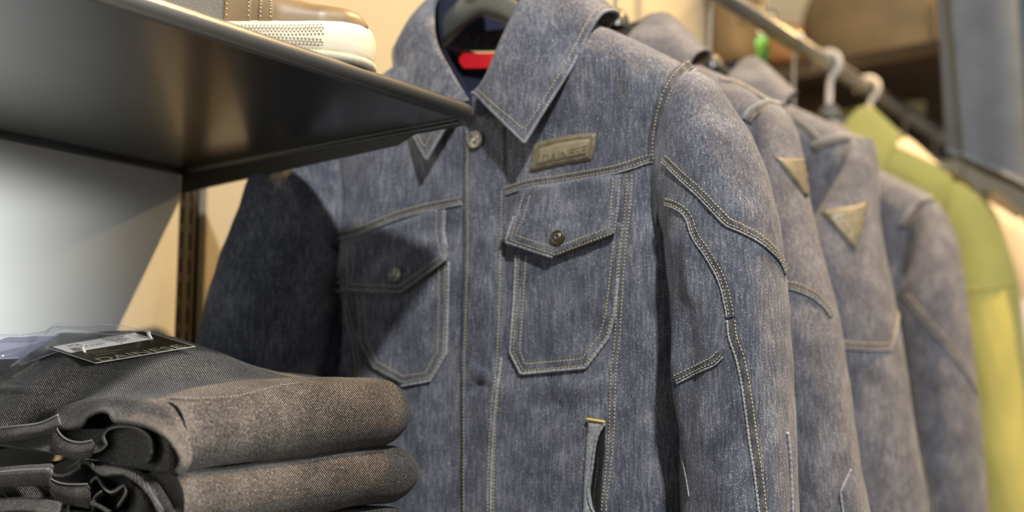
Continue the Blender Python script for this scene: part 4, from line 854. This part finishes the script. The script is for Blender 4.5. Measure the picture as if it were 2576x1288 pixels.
JD.seam('sleeve_seam', JD.all, [(2276, 748), (2320, 806), (2380, 874), (2428, 936), (2456, 990)], 0.0095, 0.0018, flip=True)
JD.seam('sleeve_seam', JD.all, [(2300, 1090), (2316, 1160), (2332, 1230), (2344, 1296)], 0.0085, 0.0014, flip=True)
JD.close()
GRN = dict(cloth='olive', seam='olive', inside='olive_dark'); PALE = dict(cloth='pale', seam='pale', inside='slate'); PNK = dict(cloth='pinkish', seam='pinkish', inside='slate'); BRN = dict(cloth='brown_leather', seam='brown_leather', inside='dark_brown'); BLG = dict(cloth='bluegrey', seam='bluegrey', inside='slate')
og, dzg, tg = rail_spot(2426, 446, -R(36), 1.03); op, dzp, tp_ = rail_spot(2510, 520, -R(36), 1.04)
print('rail2', tg, dzg, tp_, dzp)
JG = Jacket('cotton_jacket', 'yellow-green cotton jacket hanging among the denim ones', og, -R(36), dzg, GRN, 85, lod=0.5, fat=1.05, sc=1.03, rshift=(-0.02, 0.03, 0))
JG.seam('sleeve_seam', JG.slv, [(2390, 736), (2440, 734), (2500, 728), (2560, 716)], 0.006, 0.0012, rows=(), edge=False, flip=True); JG.close()
JP_ = Jacket('cotton_jacket', 'pale grey cotton jacket just behind the yellow-green one', op, -R(36), dzp, PALE, 95, lod=0.4, fat=1.1, sc=1.04); JP_.close()
far = []
for k, (dt, mt, lab, sc) in enumerate(((0.22, PNK, 'pinkish beige jacket hanging past the pale grey one', 1.04), (0.44, BLG, 'blue-grey jacket hanging past the pinkish beige one', 1.0), (0.68, BRN, 'brown suede jacket hanging last on the rail', 1.06))):
    of = op + A * dt; far.append(Jacket('jacket', lab, of, -R(36), -0.01, mt, 105 + 10 * k, lod=0.35, fat=1.15, sc=sc))

# ------------------------------------------------------------------ rail and hangers
RZ = CAMZ + 0.672; rail_end = tp_ + 0.82
e = empty('hanging_rail', O1 + A * 0.5 + ZV * (RZ - 0.016), -HA); tag(e, 'brushed steel clothes rail carrying the jackets', 'rail')
def rl(p): return local(e, p)
m = MB(); m.tube([rl(O1 + A * -0.12 + ZV * RZ), rl(O1 + A * rail_end + ZV * RZ)], 0.016, 20); m.build('rail_tube', MT['steel'], e)
for t in (-0.05, rail_end - 0.06):
    base = O1 + A * t + ZV * RZ; wd = (base - B0).dot(W); m = MB(); m.tube([rl(base), rl(base - W * (wd - 0.001))], 0.009, 14); a_ = m.build('wall_arm', MT['steel'], e)
    MB().lathe(rl(base - W * (wd - 0.0005)), (1, 0, 0), [(0.024, 0.0), (0.024, 0.004), (0.02, 0.006), (0.0, 0.006)], 20).build('wall_flange', MT['steel'], a_)
def hanger(jk, label, body='black_plastic', hook='steel', hr=0.0028, group='hangers inside the jackets'):
    sc = jk.sc; o = jk.fr.o; z0 = 0.36 * sc; e = empty('clothes_hanger', o + ZV * z0 - jk.fr.ex * 0.045 * (jk is JA), jk.fr.rz); tag(e, label, 'hanger', group)
    xs = np.linspace(-0.2, 0.2, 41) * sc; m = MB(); nt = 16; V = []
    for x in xs:
        zc = (0.148 - 0.165 * (abs(x) / (0.2 * sc)) ** 1.25) * sc; hy = (0.009 + 0.010 * min(1, abs(x) / 0.15)) * sc; hz = (0.022 - 0.009 * min(1, abs(x) / (0.12 * sc))) * sc
        for a in np.linspace(0, 2 * math.pi, nt, endpoint=False): V.append((x, hy * math.cos(a), zc + hz * math.sin(a)))
    m.add(V, grid_faces(41, nt, False, True) + [tuple(range(nt)), tuple(range(40 * nt, 41 * nt))[::-1]]); m.build('hanger_body', MT[body], e)
    m = MB(); m.lathe((0, 0, 0.155 * sc), (0, 0, 1), [(0.02, 0), (0.018, 0.016), (0.010, 0.026), (0.0, 0.027)], 18); m.build('neck_block', MT[body], e)
    top = RZ - (o[2] + z0); q = top + 0.016 + hr; P = [(0, 0, 0.13 * sc), (0, 0, q * 0.55)]; r_ = 0.016 + hr + 0.0006
    zc = top
    P = [(0, 0, 0.165 * sc), (0.0, 0, 0.165 * sc + 0.3 * (zc - r_ - 0.165 * sc)), (0.004, 0, zc - r_ - 0.012), (r_ * 0.75, 0, zc - r_ * 0.75)] + [(r_ * math.cos(a), 0, zc + r_ * math.sin(a)) for a in np.radians([-10, 20, 50, 80, 110, 140, 170, 190])]
    m = MB(); m.tube(spline(P, 60), hr, 10); m.build('hook', MT[hook], e); return e
hanger(JA, 'dark hanger with steel hook inside the first denim jacket', 'grey_plastic')
hanger(JB, 'black hanger inside the denim jacket directly behind the first one'); hanger(JC, 'black hanger inside the third denim jacket'); hanger(JD, 'black hanger inside the plain-sleeved denim jacket')
hanger(JG, 'hanger with thick pale hook inside the yellow-green jacket', 'grey_plastic', 'pale', 0.006); hanger(JP_, 'hanger with thick pale hook inside the pale grey jacket', 'grey_plastic', 'pale', 0.006)
for j, nm in zip(far, ('pinkish beige', 'blue-grey', 'brown suede')): hanger(j, 'black hanger inside the ' + nm + ' jacket')

# ------------------------------------------------------------------ things further back
def at(px, py, y): d = ray(px, py); return CAMP + d * (y / d[1])
def pillow_box(c, hx, hy, hz, rz, p=3.0, n=28):
    V = []; c_, s_ = math.cos(rz), math.sin(rz)
    for i in range(n + 1):
        ph = -math.pi / 2 + math.pi * i / n
        for k in range(2 * n):
            th = math.pi * k / n; f = lambda v: math.copysign(abs(v) ** (2 / p), v); x = hx * f(math.cos(ph)) * f(math.cos(th)); y = hy * f(math.cos(ph)) * f(math.sin(th)); V.append((x, y, hz * f(math.sin(ph))))
    return V, grid_faces(n + 1, 2 * n, False, True)
def bag(px, py, y, hx, hy, hz, label, mat, strap, name='leather_bag'):
    p = at(px, py, y); e = empty(name, p - ZV * hz, -HA); tag(e, label, 'bag'); V, Fs = pillow_box(p, hy, hx, hz, 0); V = np.array(V) + [0, 0, hz]; V += 0.012 * smooth_noise(V, 9, 14, 2)[:, None] * np.array([1, 0.4, 0.3])
    V[:, 2] = np.maximum(V[:, 2], 0); mesh_obj('bag_body', V, Fs, MT[mat], e)
    m = MB(); m.tube(spline([(hy * 0.5, -hx * 0.5, hz * 1.75), (hy * 0.75, -hx * 0.4, hz * 2.25), (hy * 0.75, hx * 0.4, hz * 2.25), (hy * 0.5, hx * 0.5, hz * 1.75)], 30), 0.009, 8); m.build('handle', MT[strap], e)
    m = MB(); m.tube(spline([(0, -hx * 0.8, hz * 1.78), (0, 0, hz * 1.99), (0, hx * 0.8, hz * 1.78)], 20), 0.006, 8); m.build('zip', MT['steel'], e)
    m = MB(); m.box((hy * 0.99, 0, hz * 0.8), (0.008, 0, 0), (0, hx * 0.5, 0), (0, 0, hz * 0.45)); m.build('front_pocket', MT[mat], e)
    return e
def wall_shelf(px, py, y, half, label):
    p = at(px, py, y); a = (p - B0).dot(A); wd = (p - B0).dot(W); e = empty('wall_shelf', wp(a, wd / 2, p[2] - 0.03), -HA); tag(e, label, 'shelf')
    m = MB(); m.box((0, 0, 0.015), (wd / 2 + 0.16 - 0.0, 0, 0), (0, half, 0), (0, 0, 0.015)); o = m.build('shelf_board', MT['dark_brown'], e, smooth=False); o.location.x = 0.16
    for s_ in (-0.7, 0.7): m = MB(); m.box((0, half * s_, -0.04), (wd / 2, 0, 0), (0, 0.01, 0), (0, 0, 0.04)); m.build('shelf_bracket', MT['dark_brown'], e, smooth=False)
    return p
bag(2215, 110, 2.96, 0.20, 0.17, 0.18, 'large brown suede bag on the high wall shelf', 'brown_leather', 'dark_brown')
wall_shelf(2205, 280, 2.96, 0.5, 'dark brown wall shelf under the large suede bag')
def pouch(px, py, y, hx, hz, label, mat):
    p = at(px, py, y); a = (p - B0).dot(A); p = wp(a, 0.05, p[2]); p[2] = at(px, py, y)[2]; e = empty('leather_pouch', p - ZV * hz, -HA); tag(e, label, 'pouch')
    V, Fs = pillow_box(p, 0.045, hx, hz, 0, 3.5, 18); mesh_obj('pouch_body', np.array(V) + [0, 0, hz], Fs, MT[mat], e)
    m = MB(); m.tube([(-0.03, 0, hz * 1.9), (-0.035, 0, hz * 2 + 0.05)], 0.004, 8); m.build('hanging_loop', MT['dark_brown'], e); m = MB(); m.box((0.04, 0, hz * 1.4), (0.008, 0, 0), (0, hx * 0.85, 0), (0, 0, hz * 0.4)); m.build('pouch_flap', MT[mat], e)
    m = MB(); m.tube([(-0.0505, 0, hz * 2 + 0.05), (-0.02, 0, hz * 2 + 0.05)], 0.005, 8); m.build('peg', MT['steel'], e)
pouch(1848, 78, 2.72, 0.075, 0.10, 'brown leather pouch hanging on the wall behind the third denim jacket', 'brown_leather')
pouch(1990, 120, 2.95, 0.06, 0.055, 'small tan orange pouch hanging on the wall beyond the rail', 'orange')
def swing_tag(px, py, y, w, h, mat, label, cat='tag'):
    p = at(px, py, y); e = empty('paper_tag', p - ZV * h, 0); tag(e, label, cat); n = 20; pr = [(w * math.copysign(abs(math.cos(t)) ** 0.6, math.cos(t)), h * math.copysign(abs(math.sin(t)) ** 0.6, math.sin(t)) + h) for t in np.linspace(0, 2 * math.pi, n, endpoint=False)]
    m = MB(); m.add([(x, yy, z) for yy in (-0.001, 0.001) for x, z in pr], [tuple(range(n)), tuple(range(2 * n - 1, n - 1, -1))] + [(i, n + i, n + (i + 1) % n, (i + 1) % n) for i in range(n)]); m.build('tag_card', MT[mat], e, smooth=False)
    m = MB(); m.tube([(0, 0, 2 * h - 0.004), (0.004, 0, 2 * h + 0.03), (0.0, 0.0, 2 * h + 0.06)], 0.001, 6); m.build('string', MT['thread'], e)
swing_tag(1918, 122, 2.05, 0.012, 0.022, 'green', 'small green paper tag hanging below the rail')
swing_tag(1926, 62, 2.06, 0.016, 0.02, 'cream', 'small cream paper tag above the green one')
swing_tag(2300, 268, 2.75, 0.026, 0.045, 'cream', 'cream rounded paper tag in front of the brown suede bag')
# slate trousers hanging from a peg bar out over the aisle
def slate_trousers():
    p = at(2592, 440, 2.0); zt = CAMZ + 1.05; e = empty('hanging_trousers', p, -R(20)); tag(e, 'slate grey trousers hanging high in front of the brown bag', 'trousers')
    for k, x0 in enumerate((-0.055, 0.075)):
        nz_, na = 50, 48; V = []
        for i in range(nz_):
            f = i / (nz_ - 1); z = f * (zt - p[2]); 
            for j in range(na):
                a = 2 * math.pi * j / na; r1 = 0.075 + 0.008 * math.sin(3 * a + k) + 0.006 * math.sin(5 * a + 2 * f); x = x0 + r1 * math.cos(a) * (0.95 + 0.1 * f); y = (0.035 + 0.006 * math.sin(4 * a)) * math.sin(a)
                V.append((x, y, z - 0.62 * (x + 0.05) * (1 - f) ** 2))
        mesh_obj('trouser_leg', V, grid_faces(nz_, na, False, True) + [tuple(range(na))[::-1], tuple(range((nz_ - 1) * na, nz_ * na))], MT['slate'], e)
    h = zt - p[2]; m = MB(); m.box((0.01, 0, h), (0.15, 0, 0), (0, 0.04, 0), (0, 0, 0.03)); m.build('waistband', MT['slate'], e)
    m = MB(); m.tube([(0.01, 0, h + 0.02), (0.01, 0, h + 0.12)], 0.006, 8); m.build('hanging_loop', MT['steel'], e)
    e2 = empty('peg_bar', p + ZV * (h + 0.12), -R(20)); tag(e2, 'steel bar above the slate trousers, fixed to the wall', 'bar')
    q = p + ZV * (h + 0.13); wd = (q - B0).dot(W); m = MB(); m.tube([local(e2, q + W * 0.15), local(e2, q - W * (wd - 0.002))], 0.012, 14); m.build('bar_tube', MT['steel'], e2)
slate_trousers()
